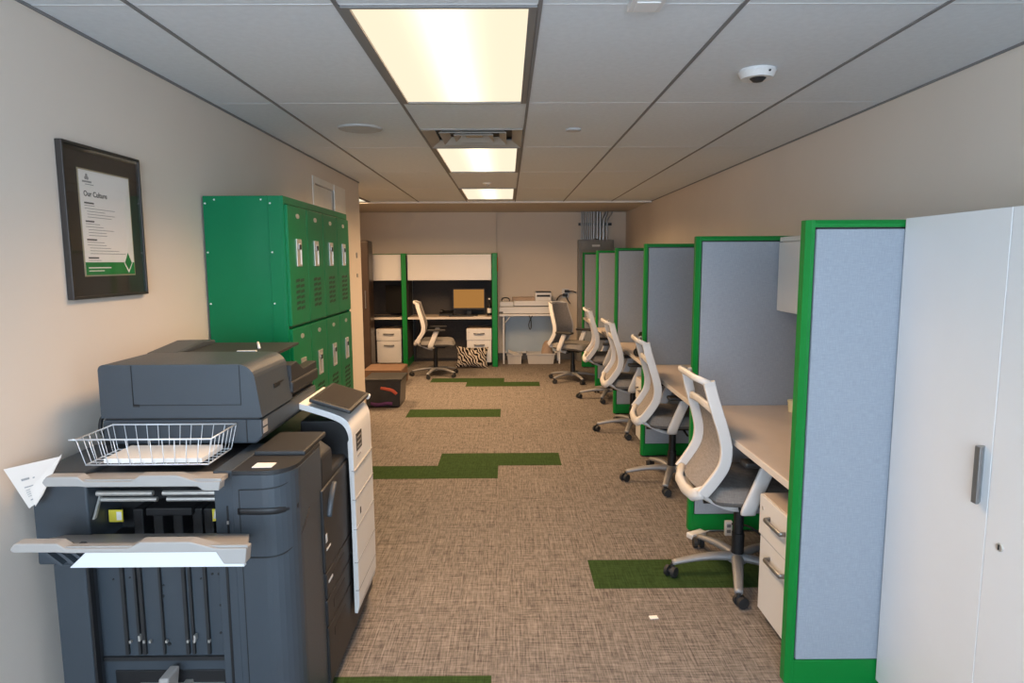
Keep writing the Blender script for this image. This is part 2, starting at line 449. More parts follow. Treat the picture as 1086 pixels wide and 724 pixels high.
MB().box(-.05, .05, -.05, .05, -.018, 0, .003).build('housing', WHITE, t); MB().box(-.035, .035, -.035, .035, -.022, -.018, .002).build('cover', WHITE, t)

# ------------------------------------------------------------------ framed notice on the left wall
def make_picture():
    y0, y1, z0, z1 = 2.12, 2.562, 1.418, 1.926
    t = thing('framed_notice', 'dark framed white notice with green foot hanging on the left wall', 'framed notice', (XL, (y0 + y1) / 2, z0))
    W, H = (y1 - y0) / 2, z1 - z0
    m = MB(); b = .010
    m.box(0, .022, -W, -W + b, 0, H, .002); m.box(0, .022, W - b, W, 0, H, .002); m.box(0, .022, -W + b, W - b, 0, b, .002); m.box(0, .022, -W + b, W - b, H - b, H, .002)
    m.build('frame', MATB, t)
    MB().box(0, .010, -W + b, W - b, b, H - b).build('mat_board', MATB, t)
    gold = plain('fillet_gold', (.42, .36, .24), .4, metal=.3)
    py0, py1, pz0, pz1 = 2.207 - 2.341, 2.492 - 2.341, 1.497 - z0, 1.845 - z0
    MB().box(.010, .012, py0 - .005, py1 + .005, pz0 - .005, pz1 + .005).build('fillet', gold, t)
    sh = MB().box(.012, .0125, py0, py1, pz0, pz1).build('notice_sheet', PAPER, t)
    # writing (reads left to right = +Y seen from the room)
    R = Matrix(((0, 0, 1, 0), (1, 0, 0, 0), (0, 1, 0, 0), (0, 0, 0, 1)))
    def at(y, z): return Matrix.Translation((.0128, y, z)) @ R
    text_mesh('heading', 'Our Culture', .025, INK, at(py0 + .018, pz1 - .085), sh)
    L = MB()
    z = pz1 - .105
    for blk in range(4):
        L.box(.0125, .0128, py0 + .018, py0 + .018 + random.uniform(.045, .065), z - .005, z)
        L.mi = 1
        for k in range(5 if blk != 3 else 4):
            z -= .0095
            ind = .018 if k < 2 else .03
            L.box(.0125, .0128, py0 + ind, py0 + ind + random.uniform(.09, .21) * (1 if k else .5), z - .0025, z - .0005)
        L.mi = 0
        z -= .0135
    z -= .004
    L.mi = 1
    for k in range(2): L.box(.0125, .0128, py0 + .018, py1 - .02 - .05 * k, z - .002, z); z -= .006
    L.build('small_print', [INK, INKG], sh)
    MB().box(.0125, .0130, py0, py1, pz0, pz0 + .043).build('foot_band', POSTG, sh)
    g = MB(); g.box(.0130, .0132, py0 + .015, py0 + .14, pz0 + .022, pz0 + .026); g.box(.0130, .0132, py0 + .015, py0 + .10, pz0 + .012, pz0 + .015); g.build('foot_print', PAPER, sh)
    cy, cz = py1 - .038, pz0 + .040
    m = MB(); m.prism([(cy - .027, cz), (cy, cz - .036), (cy + .027, cz), (cy, cz + .036)], 'x', .0131, .0134)
    m.build('emblem_border', PAPER, sh)
    m = MB(); m.prism([(cy - .022, cz + .001), (cy, cz - .026), (cy + .022, cz + .001), (cy, cz + .038)], 'x', .0134, .0137)
    m.build('emblem', POSTG, sh)
    m = MB()
    for a in range(3):
        an = PI / 2 + a * 2 * PI / 3
        m.prism([(py0 + .040 + .006 * math.cos(an) + .006 * math.cos(k * PI / 5), pz1 - .022 + .006 * math.sin(an) + .006 * math.sin(k * PI / 5)) for k in range(10)], 'x', .0125, .0129)
    m.box(.0125, .0128, py0 + .016, py0 + .065, pz1 - .040, pz1 - .034); m.box(.0125, .0128, py0 + .030, py0 + .075, pz1 - .047, pz1 - .0445)
    m.build('emblem_small', INKG, sh)
    MB().box(.0165, .0185, -W + b * .9, W - b * .9, b * .9, H - b * .9).build('glass', GLASS, t)
make_picture()

# ------------------------------------------------------------------ lockers
def make_lockers():
    t = thing('locker_bank', 'green metal locker bank standing against the left wall behind the printer', 'lockers', (XL + .01, 3.09, 0))
    DX, LW, H = .36, 1.205, 1.845         # depth, length, height ; local x out of the wall, y along it
    m = MB()
    m.box(0, DX, 0, LW, .09, H, .004); m.box(.03, DX - .05, .02, LW - .02, 0, .09)
    m.box(DX - .002, DX + .012, 0, LW, H - .035, H, .002); m.box(DX - .002, DX + .012, 0, LW, .09, .11, .002)
    m.box(DX - .002, DX + .012, 0, .012, .11, H - .035); m.box(DX - .002, DX + .012, LW - .012, LW, .11, H - .035)
    m.build('body', LOCK, t)
    m = MB(); m.box(DX - .062, DX - .059, -.003, .001, .09, H); m.build('side_flange', LOCK, t)
    for (x, z) in ((.012, H - .035), (.055, H - .018), (DX - .09, H - .018), (DX - .048, H - .035), (.012, H - .26), (DX - .048, H - .26), (.012, H - .50), (DX - .048, H - .50),
                   (.012, H - .75), (DX - .048, H - .75)):
        m = MB(); m.cyl((x, -.004, z), (x, .002, z), .0035, .005, 10); m.build('rivet', RIVET, t)
    cw = .295; tiers = [(1.235, 1.805), (.665, 1.22), (.105, .65)]
    for ti, (z0, z1) in enumerate(tiers):
        for k in range(4):
            y0 = .012 + k * cw; y1 = y0 + cw - .006
            m = MB(); m.box(DX + .004, DX + .026, y0, y1, z0, z1, .003)
            dr = m.build('door', LOCK, t)
            yc = (y0 + y1) / 2; zh = z1 - (.60 - .27) + (.08)
            zt = z1 - .155
            m = MB()
            a, b2, g = .038, .066, .009
            m.box(DX + .026, DX + .031, yc - a, yc - a + g, zt - 2 * b2, zt, .001); m.box(DX + .026, DX + .031, yc + a - g, yc + a, zt - 2 * b2, zt, .001)
            m.box(DX + .026, DX + .031, yc - a + g, yc + a - g, zt - .022, zt, .001); m.box(DX + .026, DX + .031, yc - a + g, yc + a - g, zt - 2 * b2, zt - 2 * b2 + .010, .001)
            m.box(DX + .0262, DX + .0272, yc - a + g, yc + a - g, zt - 2 * b2 + .01, zt - .022)
            m.box(DX + .027, DX + .034, yc - .010, yc + .010, zt - .050, zt - .020, .002)
            m.build('handle', CHROME, dr)
            m = MB(); m.box(DX + .0345, DX + .036, yc - .016, yc + .016, zt - .050, zt - .026, .0005); m.build('latch_keeper', BLACK, dr)
            m = MB(); m.prism([(yc + .026 * math.cos(q * PI / 8), z1 - .045 + .012 * math.sin(q * PI / 8)) for q in range(16)], 'x', DX + .026, DX + .028)
            m.build('number_plate', CHROME, dr)
            m = MB()
            for q in range(6):
                for h in range(2):
                    zz = z0 + .070 + q * .027
                    yy = yc - .064 + h * .068
                    m.prism([(yy, zz), (yy + .060, zz + .005), (yy + .060, zz + .019), (yy, zz + .014)], 'x', DX + .0262, DX + .027)
            m.build('vent_slots', LOCKD, dr)
make_lockers()

# ------------------------------------------------------------------ partitions of the desk row
PFAR = [2.255, 3.625, 5.08, 6.53, 8.00, 9.50]        # far faces along the aisle
PX = [.997, 1.024, 1.048, 1.064, 1.075, 1.082]
PH, PTH = 1.668, .062
def partition(x0, x1, yf, label, group='green edged partitions of the desk row', fab=FABRIC, axis='y'):
    t = thing('partition_panel', label, 'partition', (x0, yf - PTH / 2, 0), 0, group)
    L = x1 - x0; h = PTH / 2
    m = MB(); e = .020; cut = .014
    # end post with chamfered corners, top rail and kick base
    m.prism([(0, -h + cut), (cut, -h), (cut + .012, -h), (cut + .012, h), (cut, h), (0, h - cut)], 'z', .012, PH)
    m.build('end_post', GREEN, t)
    m = MB(); m.prism([(-h, PH - .012), (-h + .008, PH), (h - .008, PH), (h, PH - .012), (h, PH - .024), (-h, PH - .024)], 'x', cut + .012, L); m.build('top_rail', GREEN, t)
    MB().box(cut + .012, L, -h, h, .012, .105, .003).build('base_rail', GREEN, t)
    MB().box(cut + .004, L, -h + .012, h - .012, .10, PH - .02).build('core', BLACK, t)
    for s in (-1, 1):
        y0, y1 = (-h - .001, -h + .014) if s < 0 else (h - .014, h + .001)
        MB().box(cut + .018, L, y0, y1, .108, PH - .030, .004).build('fabric_panel', fab, t)
    m = MB(); m.cyl((.05, 0, 0), (.05, 0, .013), .018, .014, 12); m.cyl((L - .05, 0, 0), (L - .05, 0, .013), .018, .014, 12); m.build('glide', RUBBER, t)
    return t
plabels = ['large grey fabric partition with green edge, nearest, beside the tall white cabinet',
           'grey fabric partition with green edge behind the nearest office chair',
           'third grey fabric partition from the viewer, beside the black headset',
           'fourth grey fabric partition with green edge from the viewer',
           'narrow grey partition with green edge, second from the far end of the desk row',
           'farthest brownish grey partition in front of the grey electrical cabinet']
for k in range(6): partition(PX[k], XR - .035, PFAR[k], plabels[k])
# long back panel along the wall that carries the worktops
for k in range(5):
    y0, y1 = PFAR[k] + .004, PFAR[k + 1] - PTH - .004
    t = thing('back_panel', ['grey fabric back panel along the wall, behind the nearest desk', 'grey fabric back panel along the wall, behind the second desk', 'grey fabric back panel along the wall, behind the third desk',
              'grey fabric back panel along the wall, behind the fourth desk', 'grey fabric back panel along the wall, behind the farthest desk'][k], 'partition', (XR - .035, y0, 0), 0, 'wall side panels of the desks')
    L = y1 - y0
    MB().box(-.016, .016, 0, L, .10, PH - .03).build('core', FABRIC, t)
    MB().box(-.022, .022, 0, L, PH - .03, PH, .004).build('top_rail', GREEN, t); MB().box(-.022, .022, 0, L, 0, .10, .004).build('base_rail', GREEN, t)

# desks
DZ = .738
dlab = ['light wood laminate desk behind the nearest office chair', 'light wood laminate desk between the second and third partitions', 'light wood desk holding the black headset',
        'fourth light wood desk of the row from the viewer', 'farthest light wood desk of the row']
for k in range(5):
    y0, y1 = PFAR[k] + .006, PFAR[k + 1] - PTH - .006
    x0 = PX[k] + .018; x1 = XR - .060
    t = thing('desk', dlab[k], 'desk', (x0, y0, 0), 0, 'desks of the cubicle row')
    L, D = y1 - y0, x1 - x0
    MB().box(.004, D, 0, L, DZ - .028, DZ, .002).build('worktop', DESKW, t)
    MB().box(0, .005, 0, L, DZ - .029, DZ - .001, .002).build('edge_band', EDGEW, t)
    for y in (.02, L - .05): MB().box(D - .10, D - .05, y, y + .03, 0, DZ - .028, .003).build('leg', PLASTD, t)
    for y in (.004, L - .016):
        MB().prism([(.05, DZ - .028), (D - .02, DZ - .028), (D - .02, DZ - .20)], 'y', y, y + .012).build('bracket', PLASTD, t)
# pedestals
def make_pedestal(name, label, group, loc, rz):
    t = thing(name, label, 'drawer unit', loc, rz, group)
    # local: front at x = 0 facing -x ; width along y
    W, D, H = .37, .50, .565
    MB().box(.022, D, .01, W - .01, .055, H - .02, .003).build('body', WHITE, t)
    MB().box(.010, D + .002, .004, W - .004, H - .02, H, .003).build('top', DESKW, t)
    MB().box(0, .022, 0, W, H - .175, H - .004, .003).build('drawer', WHITE, t)
    MB().box(.006, .022, .004, W - .004, .058, H - .182, .003).build('drawer', WHITE, t)
    ch = [c for c in t.children if c.name.startswith('drawer')]
    for dr, x, z in ((ch[0], 0, H - .075), (ch[1], .006, H - .245)):
        m = MB(); m.tube([(x, W / 2 - .075, z), (x - .022, W / 2 - .07, z), (x - .024, W / 2 + .07, z), (x, W / 2 + .075, z)], .006, .010, side=(1, 0, 0)); m.build('handle', HANDLE, dr)
    m = MB(); m.cyl((.004, W - .035, H - .055), (-.002, W - .035, H - .055), .008, .008, 12); m.build('lock', CHROME, ch[0])
    for (x, y) in ((.06, .05), (.06, W - .05), (D - .06, .05), (D - .06, W - .05)):
        m = MB(); m.cyl((x, y - .011, .026), (x, y + .011, .026), .026, .026, 16); m.cyl((x, y, .03), (x, y, .058), .008); m.build('caster', RUBBER, t)
    return t
gp = 'white drawer pedestals of the desk row'
ped = make_pedestal('drawer_pedestal', 'white drawer pedestal under the nearest desk beside the nearest partition', gp, (1.062, PFAR[0] + .03, 0), 0)
for k, lab in ((2, 'white drawer pedestal behind the third partition, below the headset'),):
    dup(ped, (PX[k] + .04, PFAR[k] + .03, 0), 0, lab, gp)
# overhead bin
t = thing('hanging_cabinet', 'white overhead cabinet mounted above the nearest desk', 'cabinet', (1.465, PFAR[0] + .008, 1.262))
L = PFAR[1] - PTH - PFAR[0] - .02; H = .400
MB().box(.018, XR - .06 - 1.465, 0, L, 0, H, .003).build('body', WHITE, t)
MB().box(0, .018, .002, L - .002, .004, H - .030, .003).build('door', WHITE, t)
MB().box(.004, .018, .002, L - .002, H - .026, H - .002, .002).build('top_strip', WHITE, t)

# tall white cabinet nearest right
t = thing('storage_cabinet', 'tall white double door storage cabinet in the right foreground', 'cabinet', (1.318, .90, 0))
CH = 1.673; CY0, CY1 = .42, 2.185
CY0 -= .9; CY1 -= .9
YSM = 1.722 - .9
MB().box(.020, XR - 1.318 - .01, CY0, CY1, .05, CH, .003).build('body', CABW, t)
MB().box(.05, XR - 1.318 - .03, CY0 + .02, CY1 - .02, 0, .05).build('plinth', CABW, t)
mid = (YSM + CY0) / 2 
for i, (a, b) in enumerate(((YSM + .0012, CY1 - .001), (2 * YSM - CY1, YSM - .0012), (CY0, 2 * YSM - CY1 - .003))):
    dr = MB().box(0, .019, a, b, .035, CH - .002, .0015).build('door', CABW, t)
    if i == 0:
        m = MB(); m.prism([(-.026, a + .010), (-.026, a + .030), (-.020, a + .034), (.001, a + .034), (.001, a + .028), (-.018, a + .010)], 'z', .862, 1.024, .0015); m.build('handle', HANDLE, dr)
    if i == 1:
        m = MB(); m.cyl((.001, b - .055, .768), (-.004, b - .055, .768), .012, .011, 18); m.build('lock', CHROME, dr)
        m = MB(); m.box(-.0055, -.0035, b - .057, b - .053, .761, .775); m.build('keyhole', BLACK, dr)

# ------------------------------------------------------------------ office chairs
def make_chair(label, group):
    t = thing('office_chair', label, 'office chair', (0, 0, 0), 0, group)
    # back profile in (x, z), x forward
    prof = [(-.225, 1.0), (-.208, .93), (-.184, .85), (-.158, .765), (-.144, .69), (-.155, .615), (-.200, .54), (-.242, .485)]
    def wid(z):
        return .186 + .024 * max(0, 1 - ((z - .68) / .30) ** 2)
    PP = smooth_pts([(x, 0, z) for x, z in prof], 5)
    fr = MB()
    for s in (-1, 1):
        pts = [Vector((p.x, s * wid(p.z), p.z)) for p in PP]
        n = len(pts)
        fr.tube(pts, .0115, .026, side=(0, 1, 0), n=16, pw=.32, flat=True)
    # curled top rail
    top = []
    for i in range(17):
        u = -1 + i / 8
        top.append(Vector((-.228 - .050 * (1 - u ** 4) ** .5, u * .188, 1.004 + .010 * (1 - u * u))))
    top[0] = Vector((-.222, -.187, .990)); top[-1] = Vector((-.222, .187, .990))
    fr.tube(top, .016, .010, side=(0, 0, 1), n=12)
    fr.tube(smooth_pts([(-.194, -wid(.88) + .005, .862), (-.210, -.10, .880), (-.212, 0, .884), (-.210, .10, .880), (-.194, wid(.88) - .005, .862)], 4), .018, .009, side=(0, 0, 1), n=12, pw=.6)
    # bottom shell
    fr.tube([(-.235, -.185, .49), (-.262, -.12, .455), (-.268, 0, .445), (-.262, .12, .455), (-.235, .185, .49)], .022, .030, side=(1, 0, 0), n=12)
    fr.build('back_frame', CHW, t)
    sh = MB()
    def shell(u, v):
        a = u; y = (v - .5) * 2 * (.188 - .085 * a)
        x = -.262 + .22 * a; z = .462 - .078 * math.sin(a * PI / 2) + .14 * abs(v - .5) ** 2 * (1 - a)
        return Vector((x, y, z))
    def shell_b(u, v):
        p = shell(u, v); return p + Vector((0.004, 0, -.020))
    sh.grid(shell, 8, 8); sh.grid(lambda u, v: shell_b(1 - u, v), 8, 8)
    for v in (0, 1):
        for i in range(8):
            a, b = i / 8, (i + 1) / 8
            q = [shell(a, v), shell(b, v), shell_b(b, v), shell_b(a, v)]
            sh.quad(*(q if v else reversed(q)))
    for u in (0, 1):
        for i in range(8):
            a, b = i / 8, (i + 1) / 8
            q = [shell(u, a), shell(u, b), shell_b(u, b), shell_b(u, a)]
            sh.quad(*q)
    sh.build('back_bracket', CHW, t)
    me = MB()
    zz = [(p.x, p.z) for p in PP]
    def msh(u, v):
        k = u * (len(zz) - 1); i = min(int(k), len(zz) - 2); f_ = k - i
        x = zz[i][0] * (1 - f_) + zz[i + 1][0] * f_; z = zz[i][1] * (1 - f_) + zz[i + 1][1] * f_
        w_ = wid(z) - .004
        return Vector((x + .021 - .026 * (1 - (2 * v - 1) ** 2), (2 * v - 1) * w_, z))
    me.grid(msh, 30, 10)
    me.grid(lambda u, v: msh(1 - u, v) + Vector((.004, 0, 0)), 30, 10)
    me.build('back_mesh', CHMESH, t)
    # seat cushion
    st = MB()
    def seat(u, v, top):
        x = -.205 + .475 * u; y = (v - .5) * .485
        ex = min(1, (1 - abs(2 * u - 1)) * 5.0); ey = min(1, (1 - abs(2 * v - 1)) * 5.0)
        e = math.sin(ex * PI / 2) ** .5 * math.sin(ey * PI / 2) ** .5 if ex > 0 and ey > 0 else 0
        rx = 1 - .10 * (abs(2 * v - 1) ** 4); ry = 1 - .12 * (abs(2 * u - 1) ** 4)
        z = .455 + .012 * u * 0 - .03 * max(0, u - .8) * 3 * .8
        return Vector((.0325 + (x - .0325) * rx, y * ry, z + (.055 * e if top else -.030 * e)))
    st.grid(lambda u, v: seat(u, v, True), 22, 22); st.grid(lambda u, v: seat(1 - u, v, False), 22, 22)
    st.build('seat', CHSEAT, t)
    mc = MB()
    mc.box(-.13, .14, -.09, .09, .385, .428, .012); mc.box(-.06, .16, -.15, .15, .408, .430, .006)
    mc.cyl((0, 0, .20), (0, 0, .40), .024, .024, 16); mc.cyl((0, 0, .10), (0, 0, .22), .030, .030, 18)
    mc.tube([(.05, -.08, .40), (.05, -.22, .395), (.05, -.25, .395)], .007)
    mc.tube([(-.13, -.05, .40), (-.19, -.05, .40)], .014); mc.tube([(-.13, .05, .40), (-.19, .05, .40)], .014)
    mc.build('mechanism', BLACK, t)
    for s in (-1, 1):
        ar = MB()
        ar.tube(smooth_pts([(-.02, s * .15, .405), (-.045, s * .235, .41), (-.052, s * .262, .435), (-.015, s * .265, .53), (.028, s * .262, .635)], 5),
                [.026] * 6 + [.033] * 6 + [.032] * 9, [.012] * 21, side=(1, 0, 0), n=14, pw=.6)
        ao = ar.build('arm_post', CHW, t)
        pd = MB(); pd.box(-.09, .145, s * .262 - .038, s * .262 + .038, .635, .662, .011, 3); pd.build('arm_pad', PLASTD, ao)
    hub = MB(); hub.cyl((0, 0, .075), (0, 0, .118), .045, .036, 24); hub.build('hub', SILVER, t)
    for k in range(5):
        an = PI + k * 2 * PI / 5
        R = Matrix.Rotation(an, 3, 'Z')
        bs = MB()
        pts = smooth_pts([R @ Vector(p) for p in ((.02, 0, .098), (.12, 0, .100), (.22, 0, .088), (.318, 0, .068))], 4)
        bs.tube(pts, [.030 - .0009 * i for i in range(len(pts))], [.021 - .0007 * i for i in range(len(pts))], side=R @ Vector((0, 1, 0)), n=12)
        leg = bs.build('base_arm', SILVER, t)
        cs = MB()
        sw = Matrix.Rotation(an + .8 + k * 1.3, 3, 'Z')
        cpos = R @ Vector((.318, 0, 0))
        for s in (-1, 1):
            a = cpos + sw @ Vector((.012, s * .010, .0275)); b2 = cpos + sw @ Vector((.012, s * .027, .0275))
            cs.cyl(a, b2, .0275, .0255, 18)
        cs.cyl(cpos + Vector((0, 0, .03)), cpos + Vector((0, 0, .066)), .010, .010, 12)
        cs.cyl(cpos + sw @ Vector((.012, -.010, .0275)), cpos + sw @ Vector((.012, .010, .0275)), .012, .012, 12)
        cs.build('caster', RUBBER, leg)
    return t
gc = 'white framed office chairs'
ch0 = make_chair('nearest white framed office chair, at the desk beside the nearest partition', gc)
ch0.location = (1.12, 3.05, 0); ch0.rotation_euler = (0, 0, 0)
dup(ch0, (1.145, 4.44, 0), -.06, 'second white framed office chair from the viewer, behind the nearest one')
dup(ch0, (1.13, 5.82, 0), -.02, 'third white framed office chair from the viewer, before the fourth partition')
dup(ch0, (1.13, 7.27, 0), -.05, 'fourth white framed office chair from the viewer, in the far half of the desk row')
dup(ch0, (.84, 8.38, 0), -.62, 'farthest office chair of the desk row, turned with its seat towards the viewer')
dup(ch0, (-.985, 8.83, 0), .06, 'office chair on its own at the far left cubicle with the amber monitor')

# ------------------------------------------------------------------ small things at the desk row
t = thing('headset', 'black headset standing on the third desk beside the partition', 'headset', (1.125, 5.50, DZ + .0), 1.0)
m = MB(); m.tube([(.005 + .075 * math.cos(a), 0, .075 + .115 * math.sin(a)) for a in [PI * k / 14 for k in range(15)]], .010, .016, side=(0, 1, 0)); m.build('headband', BLACK, t)
for s in (-1, 1):
    m = MB(); m.cyl((.005 + s * .062, 0, .038), (.005 + s * .082, 0, .038), .038, .032, 20); m.build('ear_cup', BLACK, t)
m = MB(); m.cyl((1.518, 3.40, DZ), (1.518, 3.40, DZ + .052), .026, .030, 18); m.cyl((1.518, 3.40, DZ + .052), (1.518, 3.40, DZ + .060), .032, .032, 18)
tag(m.build('lidded_cup', CREAM), 'small cream cup on the nearest desk, just showing past the green post', 'cup')
t = thing('power_adapter', 'white power adapter lying on the carpet by the nearest chair base', 'power adapter', (1.05, 3.50, 0), .5)
MB().box(-.055, .055, -.025, .025, 0, .032, .008).build('housing', WHITE, t)
m = MB(); m.tube([(.055, 0, .015), (.12, .02, .006), (.2, -.02, .006)], .004); m.build('cord', WHITE, t)
t = thing('floor_outlet', 'white floor outlet box at the foot of the second partition', 'outlet box', (1.235, 3.52, 0))
MB().box(-.020, .020, -.012, .012, 0, .085, .003).build('housing', TRIMW, t)
for z in (.028, .060): MB().box(-.011, .011, -.014, -.011, z - .009, z + .009, .002).build('socket', SILVER, t)
m = MB(); m.tube(smooth_pts([(1.25, 3.50, .075), (1.32, 3.42, .09), (1.40, 3.36, .035), (1.50, 3.30, .008), (1.62, 3.26, .008)], 6), .006)
tag(m.build('loose_cable', BLACK), 'black power cord trailing under the nearest desk', 'cord')
o = MB().box(-.018, .018, -.012, .012, 0, .003).build('paper_scrap', PAPER); o.location = (.625, 2.665, .002); o.rotation_euler = (0, 0, .1)
tag(o, 'small white paper scrap on the open carpet', 'paper scrap')

# ------------------------------------------------------------------ back cubicles on the far wall
def wall_partition(x0, x1, label):
    t = thing('partition_panel', label, 'partition', ((x0 + x1) / 2, 9.55, 0), 0, 'partitions of the far cubicles')
    h = (x1 - x0) / 2; L = YB - .06 - 9.55
    MB().box(-h, h, 0, .03, 0, PH, .006).build('end_post', GREEN, t)
    MB().box(-h, h, .03, L, PH - .025, PH, .003).build('top_rail', GREEN, t); MB().box(-h, h, .03, L, 0, .10, .003).build('base_rail', GREEN, t)
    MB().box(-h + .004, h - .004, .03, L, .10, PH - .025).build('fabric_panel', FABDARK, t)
wall_partition(-1.545, -1.475, 'green edged partition between the two far cubicles')
wall_partition(-.228, -.150, 'green edged partition at the right end of the far cubicles')
def far_cubicle(x0, x1, tagw):
    yb = YB - .06
    t = thing('back_panel', 'dark back panel on the wall of the %s' % tagw, 'partition', (x0, yb - .03, 0), 0, 'back panels of the far cubicles')
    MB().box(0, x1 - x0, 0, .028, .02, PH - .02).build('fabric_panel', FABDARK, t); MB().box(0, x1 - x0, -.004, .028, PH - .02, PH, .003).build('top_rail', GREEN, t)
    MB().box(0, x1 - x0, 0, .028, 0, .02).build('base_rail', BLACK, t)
    t = thing('hanging_cabinet', 'white overhead cabinet of the %s' % tagw, 'cabinet', (x0 + .004, 9.62, 1.275), 0, 'overhead cabinets of the far cubicles')
    W = x1 - x0 - .008
    MB().box(0, W, .02, yb - .035 - 9.62, 0, .378, .003).build('body', WHITE, t); MB().box(.003, W - .003, 0, .02, .003, .372, .003).build('door', WHITE, t)
    t = thing('desk', 'light desk of the %s' % tagw, 'desk', (x0 + .004, 9.575, 0), 0, 'desks of the far cubicles')
    MB().box(0, W, .004, yb - .035 - 9.575, .708, .738, .002).build('worktop', DESKW, t); MB().box(0, W, 0, .005, .707, .737, .002).build('edge_band', EDGEW, t)
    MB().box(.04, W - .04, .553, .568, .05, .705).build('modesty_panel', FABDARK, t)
    for x in (.005, W - .035): MB().box(x, x + .03, .548, .575, 0, .708).build('leg', PLASTD, t)
far_cubicle(-2.75, -1.55, 'far left cubicle, half hidden by the wall')
far_cubicle(-1.47, -.232, 'far right cubicle with the amber monitor')
gq = 'white drawer pedestals of the far cubicles'
# pedestal front faces -x locally, so turn it to face the room (-y)
dup(ped, (-1.955, 9.62, .0), PI / 2, 'white drawer pedestal under the far left desk', gq).location = (-1.575, 9.62, 0)
dup(ped, (-.24, 9.62, 0), PI / 2, 'white drawer pedestal behind the zebra pillow', gq)

def monitor(label, x, y, w, h, zc, lit, rz=0.0):
    t = thing('monitor', label, 'monitor', (x, y, DZ), rz)
    zb = zc - DZ
    MB().box(-w / 2, w / 2, 0, .03, zb - h / 2, zb + h / 2, .006).build('housing', BLACK, t)
    MB().box(-w / 2 + .022, w / 2 - .022, -.002, .002, zb - h / 2 + .032, zb + h / 2 - .020).build('screen', SCREENREFL if lit else BLACK, t)  # lit picks the screen whose reflection is drawn as emission
    m = MB(); m.prism([(-.035, 0.0), (.035, 0.0), (.025, zb), (-.025, zb)], 'y', .035, .055); m.build('stand_neck', BLACK, t)
    m = MB(); m.prism([(.13 * math.cos(k * PI / 12), .04 + .09 * math.sin(k * PI / 12)) for k in range(24)], 'z', 0, .012); m.build('stand_foot', BLACK, t)
monitor('monitor with an amber reflection painted on its screen in the far right cubicle', -.585, 9.88, .50, .330, .985, True)
monitor('black monitor in the far left cubicle, screen dark', -1.66, 9.86, .40, .42, .99, False, -.35)
def keyboard(label, x, y):
    t = thing('keyboard', label, 'keyboard', (x, y, DZ))
    MB().box(-.21, .21, -.07, .07, 0, .015, .004).build('tray', BLACK, t)
    m = MB()
    for r in range(5):
        for q in range(14): m.box(-.20 + q * .0287, -.20 + q * .0287 + .024, -.062 + r * .025, -.062 + r * .025 + .021, .015, .021)
    m.build('keys', PLASTD, t)
keyboard('black keyboard in front of the amber monitor', -.66, 9.73)
keyboard('black keyboard in front of the dark monitor', -1.82, 9.70)
t = thing('desk_phone', 'low black desk phone left of the amber monitor', 'phone', (-.93, 9.90, DZ))
MB().prism([(-.08, 0), (.08, 0), (.08, .07), (-.08, .03)], 'x', -.10, .10, .004).build('base', BLACK, t)
MB().box(-.095, -.045, -.08, .09, .05, .085, .012).build('handset', PLASTD, t)
m = MB(); x, y = -.276, 9.86
m.cyl((x, y, DZ), (x, y, DZ + .15), .033, .033, 18); m.cyl((x, y, DZ + .15), (x, y, DZ + .19), .033, .013, 18); m.cyl((x, y, DZ + .19), (x, y, DZ + .24), .013, .013, 14)
t = thing('bottle', 'dark bottle with pale cap and label right of the amber monitor', 'bottle', (0, 0, 0))
m.build('body', BLACK, t); m = MB(); m.cyl((x, y, DZ + .24), (x, y, DZ + .262), .016, .016, 14); m.build('cap', TRIMW, t)
m = MB(); m.cyl((x, y, DZ + .04), (x, y, DZ + .11), .0338, .0338, 18, False); m.build('bottle_label', TRIMW, t)
o = MB().box(-.09, .09, -.06, .06, 0, .003).build('paper_sheet', PAPER); o.location = (-.42, 9.70, DZ + .001); tag(o, 'white paper sheet on the far desk edge below the bottle', 'paper')
o = MB().box(0, .008, -.06, .06, -.10, .10, .001).build('paper_note', ORANGE); o.location = (-.150, 9.72, 1.50); tag(o, 'small orange note on the outer side of the far cubicle partition', 'note')

# zebra pillow
t = thing('zebra_pillow', 'black and cream zebra striped pillow on the floor against the pedestal', 'pillow', (-.525, 9.42, .012), .05)
m = MB()
def pil(s):
    def fn(u, v):
        a, b = 2 * u - 1, 2 * v - 1
        e = max(0, (1 - a ** 2)) ** .45 * max(0, (1 - b ** 2)) ** .45
        px = a * .235 * (1 - .11 * (1 - b * b)); pz = b * .160 * (1 - .14 * (1 - a * a))
        return Vector((px, s * .075 * e, .155 + pz))
    return fn
m.grid(pil(-1), 20, 16); g2 = pil(1); m.grid(lambda u, v: g2(1 - u, v), 20, 16)
o = m.build('cover', ZEBRA, t); o.rotation_euler = (-.30, .04, 0)

# tall dark brown cabinet left of the far cubicles
t = thing('tall_cabinet', 'tall dark brown cabinet just past the end of the left wall', 'cabinet', (-2.16, 9.20, 0))
MB().box(-.30, .222, 0, .30, .04, 1.845, .02, 3).build('body', BROWN, t)
MB().box(-.28, .20, .02, .28, 0, .04).build('plinth', BLACK, t)
MB().box(-.295, .217, -.012, .002, .06, 1.825, .008).build('door', BROWN, t)
m = MB(); m.cyl((.17, -.03, .9), (.17, -.03, 1.15), .008); m.cyl((.17, -.03, .91), (.17, -.01, .91), .006); m.cyl((.17, -.03, 1.14), (.17, -.01, 1.14), .006); m.build('handle', HANDLE, t)

